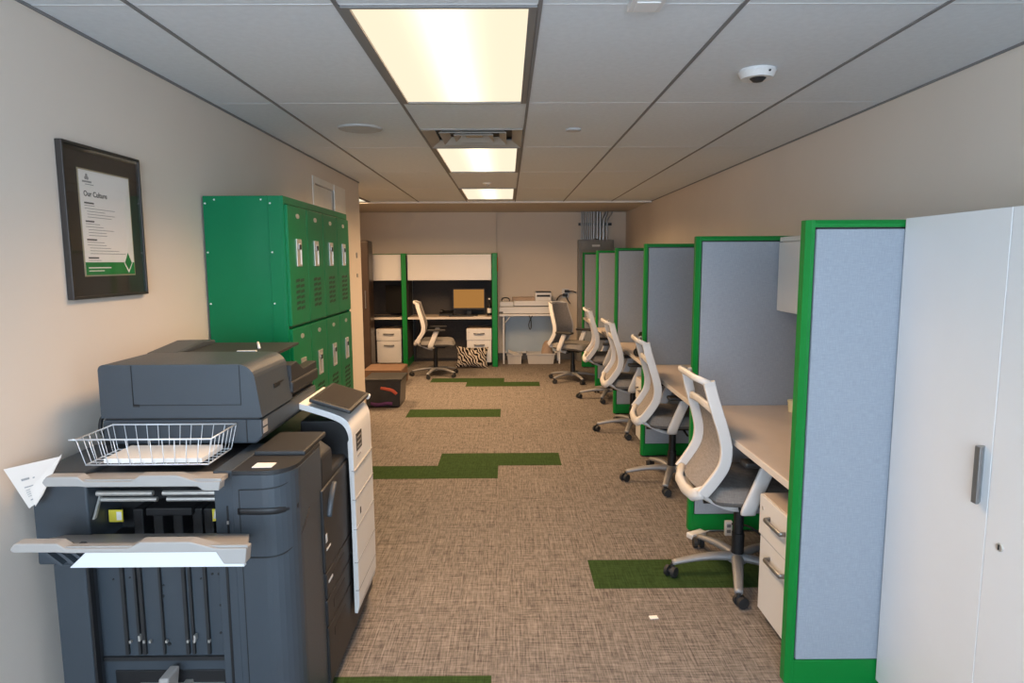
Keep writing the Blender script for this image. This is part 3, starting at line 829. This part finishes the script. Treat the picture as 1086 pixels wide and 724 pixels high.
# dark tote with clothes, cardboard behind it
t = thing('storage_tote', 'dark clear tote full of clothes on the floor past the end of the left wall', 'storage tote', (-1.32, 7.03, 0))
m = MB(); 
m.prism([(-.185, .01), (.165, .01), (.185, .30), (-.20, .30)], 'y', -.20, .20, .01); m.build('bin', TOTE, t)
m = MB(); m.box(-.21, .195, -.215, .215, .29, .315, .008); m.build('rim', PLASTD, t)
def lump(pts, mat, name, r):
    q = MB(); q.tube(smooth_pts(pts, 5), r); q.build(name, mat, t)
lump([(-.03, -.194, .215), (.03, -.200, .205), (.09, -.200, .190), (.135, -.198, .150)], RED, 'red_garment', .018)
lump([(-.14, -.190, .05), (-.06, -.199, .035), (.03, -.195, .05), (.09, -.196, .045)], PURPLE, 'purple_garment', .020)
t = thing('cardboard_box', 'low brown cardboard box on the floor behind the dark tote', 'cardboard box', (-1.56, 8.25, 0))
m = MB(); m.box(-.24, .24, -.27, .27, 0, .012); m.box(-.24, -.228, -.27, .27, .012, .21); m.box(.228, .24, -.27, .27, .012, .21); m.box(-.228, .228, .258, .27, .012, .21); m.box(-.228, .228, -.27, -.258, .012, .21); m.build('body', CARD, t)
for sx in (-1, 1):
    m = MB(); m.box(-.0 if sx > 0 else -.228, .228 if sx > 0 else 0.0, -.27, .27, .211, .215); m.build('flap', CARD, t)

# folding table with the binding machine
t = thing('folding_table', 'white folding table against the far wall', 'table', (-.13, 9.80, 0))
TW, TD = .98, .36
MB().box(0, TW, 0, TD, .728, .760, .004).build('tabletop', WHITE, t)
for (x, y) in ((.055, .02), (TW - .08, .02), (.055, TD - .04), (TW - .08, TD - .04)): MB().box(x, x + .025, y, y + .025, 0, .728, .003).build('leg', WHITE, t)
for x0, x1 in ((.07, .17), (TW - .07, TW - .17)):
    m = MB(); m.tube([(x0, .032, .60), (x1, .032, .725)], .007); m.build('brace', TRIMW, t)
t = thing('pale_board', 'pale blue board leaning on the wall behind the folding table', 'board', (.33, 10.20, 0))
MB().box(-.37, .42, 0, .02, .14, .70).build('panel', BLUEBOARD, t); MB().box(-.38, .43, -.004, .024, .115, .14).build('frame_bottom', TRIMW, t); MB().box(-.38, .43, -.004, .024, .70, .715).build('frame_top', TRIMW, t)
for x in (-.30, .33): MB().box(x, x + .03, 0, .02, 0, .115).build('foot', TRIMW, t)
def bin_(label, x, w, y, h):
    t = thing('storage_bin', label, 'storage bin', (x, y, 0), 0, 'bins under the folding table')
    m = MB(); a, b = w / 2, .13; th = .006
    def ring(s, z): return [(-a * s, -b * s, z), (a * s, -b * s, z), (a * s, b * s, z), (-a * s, b * s, z)]
    o0, o1 = ring(.9, 0), ring(1, h)
    m.quad(*reversed(o0))
    for i in range(4): j = (i + 1) % 4; m.quad(o0[i], o0[j], o1[j], o1[i])
    i0, i1 = ring(.9 - .02, th), ring(.98, h)
    m.quad(*i0)
    for i in range(4): j = (i + 1) % 4; m.quad(i1[i], i1[j], i0[j], i0[i]); m.quad(o1[i], o1[j], i1[j], i1[i])
    m.build('tub', BINP, t)
    m = MB(); m.box(-a - .01, a + .01, -b - .01, -b + .004, h - .02, h); m.box(-a - .01, a + .01, b - .004, b + .01, h - .02, h); m.box(-a - .01, -a + .004, -b, b, h - .02, h); m.box(a - .004, a + .01, -b, b, h - .02, h); m.build('rim', BINP, t)
bin_('small pale bin with papers under the left end of the folding table', .10, .22, 9.93, .15)
bin_('wide pale bin under the middle of the folding table', .50, .42, 9.93, .16)
o = MB().box(-.09, .09, -.10, .10, 0, .006).build('paper_stack', PAPER); o.location = (.09, 9.93, .150); o.rotation_euler = (.1, .35, .1); tag(o, 'white papers sticking out of the small bin', 'papers')
m = MB(); m.grid(lambda u, v: Vector((.60 + .09 * math.cos(2 * PI * u) * math.sin(PI * v / 2 + .0), 9.93 + .08 * math.sin(2 * PI * u) * math.sin(PI * v / 2), .14 + .17 * math.cos(PI * v / 2) * (1 + .25 * math.sin(3 * 2 * PI * u)))), 18, 8)
tag(m.build('crumpled_bag', TAN), 'crumpled tan bag in the wide bin', 'bag')
t = thing('binding_machine', 'long cream wide format printer on the folding table', 'printer', (-.13, 9.84, .760))
MB().box(.0, .82, 0, .28, .006, .105, .008).build('base', PWHITE, t)
MB().box(.012, .22, .01, .27, .112, .185, .008).build('end_cover', PWHITE, t)
MB().box(.225, .80, .01, .27, .118, .195, .008).build('top_cover', PWHITE, t)
MB().box(.03, .80, .015, .26, .10, .122).build('paper_gap', PLASTD, t)
MB().box(.20, .54, .06, .26, .195, .245, .006).build('paper_roll_cover', TAN, t)
cp = MB().box(.545, .79, .02, .26, .195, .325, .008).build('control_module', PWHITE, t)
MB().box(.57, .77, .012, .03, .255, .285, .003).build('display', BLACK, cp); MB().box(.56, .785, .01, .25, .318, .332, .003).build('lid', PLASTD, cp)
MB().box(.0, .06, -.006, .01, .012, .035, .002).build('feed_knob', BLACK, t)
for x in (.03, .76): MB().box(x, x + .03, .03, .25, 0, .008).build('foot', RUBBER, t)
m = MB(); m.tube(smooth_pts([(.04, .1, .185), (.05, .1, .225), (.10, .1, .24), (.15, .1, .225), (.16, .1, .185)], 5), .009); m.build('carry_handle', PLASTD, t)
m = MB(); m.tube(smooth_pts([(.37, 9.79, .735), (.34, 9.785, .68), (.315, 9.785, .60), (.335, 9.785, .53), (.355, 9.785, .58), (.345, 9.785, .68), (.32, 9.79, .738)], 6), .006)
tag(m.build('hanging_cable', PLASTD), 'dark cord looped below the folding table edge', 'cord')

# outlet with plugs, electrical cabinet and conduits
t = thing('wall_outlet', 'white wall outlet with black plugs left of the electrical cabinet', 'outlet', (.905, YB, 1.05))
MB().box(-.055, .055, -.010, 0, -.07, .07, .003).build('plate', WHITE, t)
for z, x in ((.03, .015), (-.025, -.01)): MB().box(x - .03, x + .04, -.06, -.008, z - .022, z + .022, .006).build('plug', BLACK, t)
m = MB(); m.tube(smooth_pts([(-.02, -.05, -.02), (-.09, -.06, -.04), (-.135, -.05, -.10), (-.15, -.04, -.16)], 5), .010); m.tube(smooth_pts([(.05, -.05, .03), (.11, -.05, .03), (.165, -.04, .01)], 5), .009); m.tube(smooth_pts([(.0, -.05, -.03), (.03, -.06, -.10), (.07, -.05, -.16)], 5), .008)
m.build('cable', BLACK, t)
t = thing('electrical_cabinet', 'grey electrical cabinet on the far wall below the steel conduits', 'electrical cabinet', (1.355, YB, 0))
MB().box(-.268, .272, -.16, -.004, 0, 1.87, .004).build('body', GREYP, t)
MB().box(-.235, .24, -.172, -.158, .08, 1.70, .004).build('door', GREYP, t)
MB().box(-.235, .24, -.172, -.158, 1.72, 1.85, .003).build('header', GREYP, t)
MB().box(-.06, .06, -.178, -.170, 1.765, 1.795, .002).build('name_plate', TRIMW, t)
MB().box(-.03, .05, -.12, -.06, 1.869, 1.885, .002).build('knockout', BLACK, t)
cx = [(1.145, .010, 0), (1.172, .012, 0), (1.203, .010, 0), (1.235, .011, 0), (1.268, .010, 0), (1.30, .011, 0), (1.335, .019, 0), (1.385, .017, 0), (1.428, .016, 0), (1.480, .024, .05), (1.535, .010, .08)]
words = ['leftmost', 'second from left', 'third from left', 'fourth from left', 'fifth from left', 'sixth from left', 'seventh from left', 'eighth from left', 'ninth from left', 'thick bent, second from right', 'rightmost, bent aside']
for (x, r, bend), wd in zip(cx, words):
    m = MB()
    if bend: m.tube(smooth_pts([(x, YB - .07, 1.872), (x, YB - .07, 2.10), (x + bend * .15, YB - .07, 2.18), (x + bend * .8, YB - .07, 2.26), (x + bend, YB - .07, CZ)], 5), r)
    else: m.cyl((x, YB - .07, 1.872), (x, YB - .07, CZ), r, r, 14)
    t = thing('conduit_pipe', 'steel conduit pipe above the electrical cabinet, %s' % wd, 'pipe', (0, 0, 0), 0, 'conduits above the electrical cabinet')
    m.build('pipe', STEEL, t)
    m = MB(); m.cyl((x, YB - .07, 1.871), (x, YB - .07, 1.915), r + .004, r + .004, 14); m.build('coupling', STEEL, t)
t = thing('pipe_strut', 'horizontal steel strut clamping the conduits to the far wall', 'strut', (1.36, YB, 2.11))
MB().box(-.26, .25, -.046, 0, -.02, .02, .002).build('channel', PLASTD, t)
for (x, r, b) in cx: MB().box(x - 1.36 - r - .006, x - 1.36 + r + .006, -.05, -.044, -.014, .014).build('clamp', HANDLE, t)

# ------------------------------------------------------------------ the big multifunction printer
def make_printer():
    t = thing('multifunction_printer', 'large dark grey office printer and copier with white front panel, left foreground', 'printer', (-1.0, 2.3, 0))
    O = Vector((-1.0, 2.3, 0))
    def P(name, m, mat, par=t, smooth=False):
        m.bm.transform(Matrix.Translation(-O)); return m.build(name, mat, par, smooth)
    XB, XFR = -1.385, -.632        # rear and front planes
    YN, YM, YE2 = 1.84, 2.14, 2.86 # finisher face, finisher/main joint, far end
    ZT = .935
    # --- finisher shell
    m = MB(); m.box(XB, -1.225, YN, YM, .655, ZT, .006)           # upper left block
    m.box(-1.345, -1.25, YN + .004, YM, .06, .655, .004)
    fs = P('finisher_side', m, PLAST)
    m = MB(); m.box(-.860, -.805, YN + .006, YM, .06, ZT, .003); P('finisher_inner_post', m, PLAST)
    # rounded front block
    pts = [(-.803, YN)]
    for k in range(9):
        a = -PI / 2 + k * PI / 16
        pts.append((XFR - .085 + .085 * math.cos(a), YN + .085 + .085 * math.sin(a)))
    pts += [(XFR, YM - .002), (-.803, YM - .002)]
    m = MB(); m.prism(pts, 'z', .06, ZT - .012); P('finisher_front', m, PLAST)
    m = MB(); m.prism([(-.803 + (x + .803) * .985, y + .004) for x, y in pts], 'z', ZT - .012, ZT, 0); P('finisher_top', m, PLASTD)
    m = MB()
    m.tube(smooth_pts([(-.79, YN - .001, .815), (-.70, YN - .001, .815), (-.66, YN + .025, .812), (-.636, YN + .065, .808)], 6), .010, .003, side=(0, 0, 1)); P('finisher_grip', m, BLACK)
    m = MB(); m.tube(smooth_pts([(-.802, YN - .0005, .675), (-.70, YN - .0005, .675), (-.655, YN + .028, .685), (-.632, YN + .085, .72), (-.632, YN + .16, .765)], 6), .0022, .0015, side=(0, 0, 1)); P('finisher_seam', m, BLACK)
    m = MB(); m.box(-.786, -.7835, YN - .0008, YN + .002, .07, ZT - .055); m.tube(smooth_pts([(-.785, YN - .0005, ZT - .055), (-.70, YN - .0005, ZT - .052), (-.655, YN + .028, ZT - .045), (-.632, YN + .085, ZT - .02)], 6), .0018, .0012, side=(0, 0, 1)); P('finisher_door_gap', m, BLACK)
    m = MB(); m.box(-.8255, -.8205, YN + .004, YN + .010, .745, .83); P('post_slot', m, BLACK)
    m = MB(); m.box(-.8255, -.8205, YN + .002, YN + .006, .775, .785); P('slot_clip', m, CHROME)
    m = MB(); m.box(-.800, -.638, YN + .16, YM + .10, ZT - .003, ZT + .014, .006); P('finisher_hump', m, PLASTD)
    m = MB(); m.box(-.758, -.700, YN + .035, YN + .080, ZT, ZT + .0015); P('label_sticker', m, PAPER)
    # rear wall of the open finisher bay, and its floor
    m = MB(); m.box(-1.25, -.860, YN + .05, YM, .06, .70, .003)
    P('bay_panel', m, PLAST)
    m = MB()
    for x, w_ in ((-1.175, .010), (-1.135, .007), (-1.122, .010), (-1.06, .006), (-.990, .010), (-.970, .007), (-.925, .009)):
        m.box(x, x + w_, YN + .040, YN + .051, .345, .70)
    m.box(-1.245, -.862, YN + .040, YN + .051, .325, .337)
    P('bay_ribs', m, PLASTD)
    m = MB()
    for x in (-1.160, -1.118, -1.10, -1.05, -.985, -.965, -.92):
        m.box(x, x + .006, YN + .036, YN + .045, .385, .393)
    for x in (-1.128, -.96): m.box(x, x + .006, YN + .030, YN + .045, .395, .412)
    P('bay_clips', m, CHROME)
    m = MB()
    for (x, z, r) in ((-1.055, .53, .006), (-1.05, .565, .003), (-1.045, .375, .006), (-1.2, .585, .003), (-1.15, .59, .003), (-.935, .585, .003), (-.90, .60, .004), (-.88, .60, .004), (-.88, .50, .004), (-.885, .41, .004)):
        m.cyl((x, YN + .0495, z), (x, YN + .052, z), r, r, 10)
        m.cyl((x, YN + .048, z), (x, YN + .0502, z), r, r, 10)
    P('bay_screws', m, BLACK)
    m = MB(); m.box(-1.215, -.875, YN + .046, YN + .052, .10, .290, .002); P('lower_cavity', m, BLACK)
    m = MB(); m.box(-1.14, -.88, YN + .038, YN + .046, .225, .250); m.box(-1.0, -.975, YN + .02, YN + .046, .20, .262, .003); P('cavity_bar', m, CHROME)
    m = MB(); m.prism([(-1.06, .18), (-1.02, .18), (-1.00, .325), (-1.03, .325)], 'y', YN - .05, YN + .02, .006); P('release_lever', m, TRAYG)
    for x_, y_ in ((-1.245, -.001), (-.838, .003)):
        m = MB(); m.box(x_, x_ + .007, YN + y_, YN + .02, .08, .70); P('bay_edge_slot', m, BLACK)
    # top opening between the two trays
    m = MB(); m.box(-1.225, -.860, YN + .16, YM, .70, ZT - .04); P('throat_back', m, BLACK)
    m = MB(); m.box(-1.225, -.860, YN + .006, YN + .16, .690, .705); P('throat_floor', m, BLACK)
    m = MB(); m.box(-1.225, -.860, YN + .03, YM, ZT - .045, ZT - .015, .003); P('upper_deck', m, PLASTD)
    m = MB()
    for z, y, r in ((.862, YN + .03, .008), (.836, YN + .05, .007)):
        m.cyl((-1.215, y, z), (-1.05, y, z), r, r, 12); m.cyl((-1.02, y, z), (-.865, y, z), r, r, 12)
    P('exit_rollers', m, CHROME)
    m = MB()
    for x in (-1.15, -1.09, -1.03, -.97, -.935): m.box(x, x + .03, YN + .09, YN + .165, .705, .79, .004)
    m.box(-1.10, -.96, YN + .07, YN + .15, .775, .80, .004)
    P('exit_guides', m, BLACK)  # guides coloured black to put the throat's shade into them
    m = MB(); m.box(-1.220, -1.178, YN + .084, YN + .088, .752, .79); P('warning_label', m, YELLOW)
    m = MB(); m.box(-.905, -.872, YN + .084, YN + .088, .752, .79); P('warning_label', m, YELLOW)
    m = MB(); m.box(-1.196, -1.181, YN + .083, YN + .0845, .758, .784); P('warning_print', m, PAPER)
    m = MB(); m.box(-.890, -.874, YN + .083, YN + .0845, .758, .784); P('warning_print', m, PAPER)
    for sx in (-1.222, -.868):
        m = MB(); m.prism([(YN + .01, .79), (YN + .022, .79), (YN + .06, .85), (YN + .048, .85)], 'x', sx, sx + .006); P('hinge_link', m, CHROME)
    # trays (toward the viewer)
    def tray(xf0, xf1, yf, zf, xb0, xb1, yb_, zb_, zlow, lab):
        """paper exit tray: a plate sloping up towards the viewer, with a shaped lip along its front edge"""
        m = MB(); th = .012
        A = [(xf0, yf, zf), (xf1, yf, zf), (xb1, yb_, zb_), (xb0, yb_, zb_)]
        B = [(x, y, z - th) for x, y, z in A]
        m.quad(*A); m.quad(*reversed(B))
        for i in range(4): j = (i + 1) % 4; m.quad(B[i], B[j], A[j], A[i])
        pl = P('exit_tray', m, TRAYG)
        W = xf1 - xf0; x0 = xf0
        m = MB()
        m.prism([(x0, zf - .006), (x0 + .012, zf + .010), (x0 + W * .20, zf + .010), (x0 + W * .235, zf - .004), (x0 + W * .50, zf - .004), (x0 + W * .55, zf + .012),
                 (x0 + W * .76, zf + .012), (x0 + W * .87, zf - .006), (xf1, zf - .006), (xf1 - .005, zlow[2]), (x0 + W * .90, zlow[2]), (x0 + W * .87, zlow[1]), (x0 + W * .24, zlow[1]), (x0 + W * .20, zlow[0]), (x0 + .008, zlow[0])], 'y', yf - .008, yf + .028, .003)
        m.bm.transform(Matrix.Translation(-O)); m.build('tray_lip', TRAYG, pl)
        return pl
    tray(-1.270, -.786, 1.735, .950, -1.30, -.83, 1.90, .918, (.932, .930, .918), '')
    lt = tray(-1.268, -.668, 1.600, .820, -1.30, -.768, 1.858, .742, (.806, .804, .772), '')
    m = MB(); m.prism([(-1.122, .764), (-.676, .764), (-.676, .808), (-1.075, .808)], 'y', 1.594, 1.608, .002); m.bm.transform(Matrix.Translation(-O)); m.build('tray_apron', TRAYL, lt)
    for k in range(3):
        m = MB(); m.prism([(-1.20 + k * .035, .806), (-1.188 + k * .035, .806), (-1.145 + k * .035, .768), (-1.157 + k * .035, .768)], 'y', 1.604, 1.66); m.bm.transform(Matrix.Translation(-O)); m.build('tray_rib', PLAST, lt)
    # --- main unit
    m = MB(); m.box(XB + .03, XFR, YM, YE2, .05, .80, .012, 3); P('main_body', m, PLASTD)
    m = MB(); m.box(XB + .03, -.80, YM, YE2, .78, .885, .006); m.box(XB + .03, -1.16, YM, YE2, .88, .985, .006); P('output_deck', m, BLACK)
    m = MB(); m.prism([(XFR - .19, .80), (XFR, .78), (XFR + .002, .88), (XFR - .06, .925), (XFR - .19, .935)], 'y', YM, YM + .14, .012, 3); P('front_shoulder', m, PLASTD)
    m = MB(); m.box(XFR - .004, XFR + .008, YM - .02, YE2 - .02, .48, .775, .006); P('front_door', m, PLASTD)
    m = MB(); m.tube(smooth_pts([(XFR + .010, YM + .03, .665), (XFR + .014, YM + .05, .72), (XFR + .014, YM + .10, .765)], 5), .012, .006, side=(1, 0, 0)); P('door_grip', m, PLAST)
    m = MB(); m.box(XFR + .008, XFR + .009, YM - .005, YM + .012, .585, .615); m.box(XFR + .008, XFR + .009, YM + .0, YM + .05, .555, .562); P('brand_mark', m, TRAYL)
    for i, (z0, z1) in enumerate(((.385, .475), (.285, .378), (.065, .278))):
        m = MB(); m.box(XFR - .004, XFR + .008, YM - .02 + .01, YE2 - .02, z0, z1, .004)
        dr = P('paper_drawer', m, PLASTD)
    for z in (.452, .352, .245):
        m = MB(); m.box(XFR + .005, XFR + .0095, YM + .06, YM + .22, z - .035, z, .003); P('drawer_grip', m, BLACK)
    m = MB()
    for k in range(9): m.box(XFR + .008, XFR + .009, YM + .01 + k * .011, YM + .018 + k * .011, .434, .444)
    P('model_mark', m, TRAYL)
    m = MB()
    for (x, y) in ((XB + .08, YN + .06), (-.72, YN + .10), (XB + .08, YE2 - .06), (-.70, YE2 - .08)): m.cyl((x, y, 0), (x, y, .065), .026, .022, 14)
    P('foot', m, RUBBER)
    # white front panel: inverted L seen from the side
    y0, y1 = 2.445, 2.775
    prof = smooth_pts([(-.795, 0, 1.005), (-.735, 0, .987), (-.665, 0, .963), (-.622, 0, .940), (-.602, 0, .905), (-.597, 0, .86)], 6)
    out = [(p.x, p.z) for p in prof] + [(-.594, .60), (-.592, .34), (-.592, .19), (-.600, .155)]
    inn = [(-.612, .158), (-.612, .60), (-.617, .85)] + [(p.x - .014, p.z - .020) for p in reversed(prof[:-3])]
    m = MB(); m.prism(out + inn, 'y', y0, y1, .002)
    wp = P('front_panel', m, PWHITE)
    m = MB()
    for z in (.735, .62, .50, .365, .25): m.box(-.605, -.5915, y0 - .001, y1 + .001, z, z + .003)
    m.bm.transform(Matrix.Translation(-O)); m.build('panel_seam', INKG, wp)
    m = MB(); m.box(-.600, -.5948, y0 + .055, y0 + .145, .800, .868); m.box(-.597, -.5925, y0 + .07, y0 + .085, .540, .565); m.bm.transform(Matrix.Translation(-O)); m.build('panel_badge', PLASTD, wp)
    m = MB(); m.box(-.597, -.5945, y0 + .065, y0 + .12, .775, .780); m.bm.transform(Matrix.Translation(-O)); m.build('panel_print', INKG, wp)
    m = MB()
    for k in range(3): m.box(-.5955, -.5943, y0 + .065, y0 + .135, .808 + k * .02, .815 + k * .02)
    m.bm.transform(Matrix.Translation(-O)); m.build('badge_print', INKG, wp)
    m = MB(); m.box(-.80, -.617, y0 + .02, y1 - .02, .78, .93, .004); P('panel_backing', m, BLACK)
    # touch screen
    T = Matrix.Translation((-.676, 2.595, .992)) @ Matrix.Rotation(.30, 4, 'Y')
    m = MB(); m.box(-.082, .082, -.165, .165, -.004, .012, .005, 3, mat=T); ts = P('touch_screen', m, PLASTD)
    m = MB(); m.box(-.070, .070, -.150, .150, .0115, .0130, mat=T); m.bm.transform(Matrix.Translation(-O)); m.build('display', SCREEN, ts)
    m = MB(); m.box(.060, .088, .150, .178, -.014, .008, .006, mat=T); m.bm.transform(Matrix.Translation(-O)); m.build('screen_corner', PWHITE, ts)
    # scanner
    X0, X1, Y0, Y1 = -1.305, -.795, 2.065, 2.665
    m = MB(); m.prism([(X0 + .03, .955), (X1 - .02, .955), (X1, .975), (X1, 1.035), (X0, 1.035), (X0, .975)], 'y', Y0, Y1, .006); P('scanner_base', m, PLAST)
    m = MB(); m.box(X0 + .06, -1.02, Y0 + .06, Y1 - .02, .86, .958); P('scanner_column', m, BLACK)
    m = MB(); m.box(X0 + .008, X1 - .008, Y0 + .006, Y1 - .01, 1.033, 1.042); P('scanner_gap', m, BLACK)
    # document feeder head: rounded top right edge
    r = .055
    hd = [(X0, 1.042), (X1 + .004, 1.042)]
    for k in range(9):
        a = k * PI / 16
        hd.append((X1 - .012 - r + r * math.cos(a), 1.215 - r + r * math.sin(a)))
    for k in range(5):
        a = PI / 2 + k * PI / 8
        hd.append((X0 + .018 + .018 * math.cos(a), 1.215 - .018 + .018 * math.sin(a)))
    m = MB(); m.prism(hd, 'y', Y0 - .004, Y0 + .30); P('feeder_head', m, PLAST)
    m = MB()
    g = .0016
    m.box(X0 + .105, X0 + .105 + g * 1.5, Y0 - .006, Y0 - .002, 1.085, 1.213); m.box(X0 + .105, X1 - .06, Y0 - .006, Y0 - .002, 1.083, 1.085); m.box(X1 - .062, X1 - .060, Y0 - .006, Y0 - .002, 1.085, 1.213)
    m.box(X0 + .105, X0 + .125, Y0 - .006, Y0 - .002, 1.079, 1.087)
    m.box(X1 - .05, X1 - .047, Y0 - .002, Y0 + .001, .96, 1.033)
    P('feeder_seams', m, BLACK)
    # feeder rear: spine, side rail and trays
    m = MB(); m.prism([(Y0 + .28, 1.042), (Y1, 1.042), (Y1, 1.225), (Y1 - .10, 1.235), (Y0 + .28, 1.215)], 'x', X0, X0 + .11, .006); P('feeder_spine', m, PLAST)
    m = MB(); m.box(X0 + .10, X1 - .01, Y0 + .29, Y1, 1.042, 1.075, .006); m.box(X1 - .05, X1 + .01, Y0 + .29, Y1 + .01, 1.060, 1.105, .008); P('feeder_lid', m, PLASTD)
    m = MB(); m.prism([(Y0 + .295, 1.09), (Y0 + .295, 1.165), (Y0 + .36, 1.17), (Y0 + .44, 1.13), (Y1 + .01, 1.135), (Y1 + .01, 1.09)], 'x', X1 - .040, X1 + .004, .003); P('feeder_side_guide', m, PLASTD)
    m = MB(); m.prism([(Y0 + .27, 1.195), (Y1 - .02, 1.205), (Y1 - .02, 1.215), (Y0 + .27, 1.207)], 'x', X0 + .115, X1 - .055, .002)
    P('document_tray', m, PLASTD)
    m = MB(); m.box(-1.0, -.93, Y0 + .33, Y0 + .345, 1.206, 1.214); m.tube([(-.95, Y0 + .42, 1.210), (-.97, Y0 + .46, 1.228)], .005); P('document_guide', m, TRAYL)
    m = MB(); m.box(X1 - .008, X1 - .004, Y0 + .14, Y0 + .20, 1.11, 1.125); m.box(X1 - .0085, X1 - .006, Y0 + .145, Y0 + .24, 1.118, 1.123); P('feeder_latch', m, BLACK)
    m = MB()
    for k in range(2): m.box(X1 - .0005, X1 + .001, Y0 + .012, Y0 + .05, .985 + k * .024, 1.003 + k * .024)
    P('warning_label', m, TRAYG)
    m = MB(); m.tube(smooth_pts([(X0 + .004, Y0 + .03, 1.06), (X0 - .022, Y0 + .03, 1.03), (X0 - .024, Y0 + .03, .985), (X0 + .01, Y0 + .04, .95)], 5), .006); P('scanner_cable', m, BLACK)
make_printer()

# wire basket with paper on the printer
t = thing('wire_basket', 'white wire letter basket on top of the printer', 'wire basket', (-1.065, 1.957, .940))
bx, by = .180, .080; tx, ty = .196, .090; hz = .085
m = MB()
def rim(z, a, b, r): 
    m.tube([(-a, -b, z), (a, -b, z), (a, b, z), (-a, b, z)], r, closed=True, n=8)
rim(hz, tx, ty, .0026); rim(.006, bx, by, .0022); rim(hz * .08, bx, by, .002)
for k in range(12):
    u = -1 + 2 * k / 11
    m.tube([(u * tx, -ty, hz), (u * bx, -by, .006), (u * bx, by, .006), (u * tx, ty, hz)], .0013, n=6)
for k in range(7):
    u = -1 + 2 * k / 6
    m.tube([(-tx, u * ty, hz), (-bx, u * by, .006), (bx, u * by, .006), (tx, u * ty, hz)], .0013, n=6)
m.tube([(-tx, -ty, hz), (-tx - .02, -ty - .002, hz)], .0026, n=8)
m.build('wire_frame', WIRE, t)
o = MB().box(-.145, .145, -.072, .072, 0, .014, .001).build('paper_stack', PAPER); o.location = (-1.052, 1.957, .9485); tag(o, 'stack of white paper lying in the wire basket', 'paper')

# leaflets tucked between printer and wall
t = thing('leaflets', 'white printed leaflets tucked between the printer and the wall', 'papers', (-1.375, 1.80, .86))
def sheet(name, ps, mat):
    m = MB(); n = (Vector(ps[1]) - Vector(ps[0])).cross(Vector(ps[2]) - Vector(ps[0])).normalized() * .0015
    Q = [Vector(p) + n for p in ps]; P_ = [Vector(p) - n for p in ps]
    m.quad(*Q); m.quad(*reversed(P_))
    for i in range(4): j = (i + 1) % 4; m.quad(P_[i], P_[j], Q[j], Q[i])
    return m.build(name, mat, t)
def rel(*p): return [(a + 1.375, b - 1.80, c - .86) for a, b, c in p]
def curl(name, q, side):
    def bil(u, v, k=0.0):
        p = (q[0] * (1 - u) + q[1] * u) * (1 - v) + (q[3] * (1 - u) + q[2] * u) * v
        return p + side * k
    m = MB(); m.grid(lambda u, v: bil(u, v, .001), 8, 8); m.grid(lambda u, v: bil(1 - u, v, -.001), 8, 8)
    return m.build(name, LEAF, t), bil
LEAF = plain('leaflet_paper', (.70, .63, .57), .8, spec=.1, var=.01)
nn = Vector((.25, -.75, .6)).normalized()
q2 = [Vector(p) for p in rel((-1.350, 1.79, .905), (-1.336, 1.785, .856), (-1.314, 1.790, .890), (-1.290, 1.846, .990))]
curl('back_sheet', q2, nn)
q = [Vector(p) for p in rel((-1.399, 1.765, .970), (-1.354, 1.785, .850), (-1.338, 1.79, .862), (-1.293, 1.848, .982))]
s1, bil0 = curl('front_sheet', q, nn)
def bil(u, v): return bil0(u, v, .0028)
pm = MB()
for (a, b, h_, w_) in ((.32, .22, .05, .20), (.34, .50, .03, .05), (.52, .24, .025, .30), (.60, .26, .015, .42), (.65, .26, .015, .5), (.70, .28, .015, .45), (.75, .30, .015, .4), (.84, .40, .03, .3)):
    pm.quad(bil(a, b), bil(a + h_, b), bil(a + h_, b + w_), bil(a, b + w_))
o = pm.build('leaflet_print', INKG, s1)

# ------------------------------------------------------------------ camera
f_px = 693.25; yaw, pit, rol = .0064223, .1204669, -.0046816
cy, sy = math.cos(yaw), math.sin(yaw)
fw = Vector((sy * math.cos(pit), cy * math.cos(pit), -math.sin(pit)))
r_ = Vector((cy, -sy, 0)); u_ = r_.cross(fw)
r2 = r_ * math.cos(rol) + u_ * math.sin(rol); u2 = -r_ * math.sin(rol) + u_ * math.cos(rol)
cam = bpy.data.cameras.new('camera'); co = bpy.data.objects.new('camera', cam); COL.objects.link(co)
cam.sensor_fit = 'HORIZONTAL'; cam.sensor_width = 36; cam.lens = f_px * 36 / 1086
cam.clip_start = .05; cam.clip_end = 60
Mx = Matrix((r2, u2, -fw)).transposed().to_4x4(); Mx.translation = (0, 0, 1.533)
co.matrix_world = Mx
sc.camera = co

# ------------------------------------------------------------------ daylight and view
w = bpy.data.worlds.new('sky'); sc.world = w; w.use_nodes = True
bg = w.node_tree.nodes['Background']; bg.inputs['Color'].default_value = (.66, .82, 1.0, 1); bg.inputs['Strength'].default_value = 19
pl = bpy.data.lights.new('window_portal', 'AREA'); pl.shape = 'RECTANGLE'; pl.size = wx1 - wx0; pl.size_y = wz1 - wz0
po = bpy.data.objects.new('window_portal', pl); COL.objects.link(po)
po.location = ((wx0 + wx1) / 2, YW - .13, (wz0 + wz1) / 2); po.rotation_euler = (PI / 2, 0, 0)
pl.cycles.is_portal = True

vs = sc.view_settings
sc.display_settings.display_device = 'sRGB'
vs.view_transform = 'Standard'; vs.look = 'None'; vs.gamma = 1.0; vs.use_curve_mapping = False
vs.exposure = 0.0
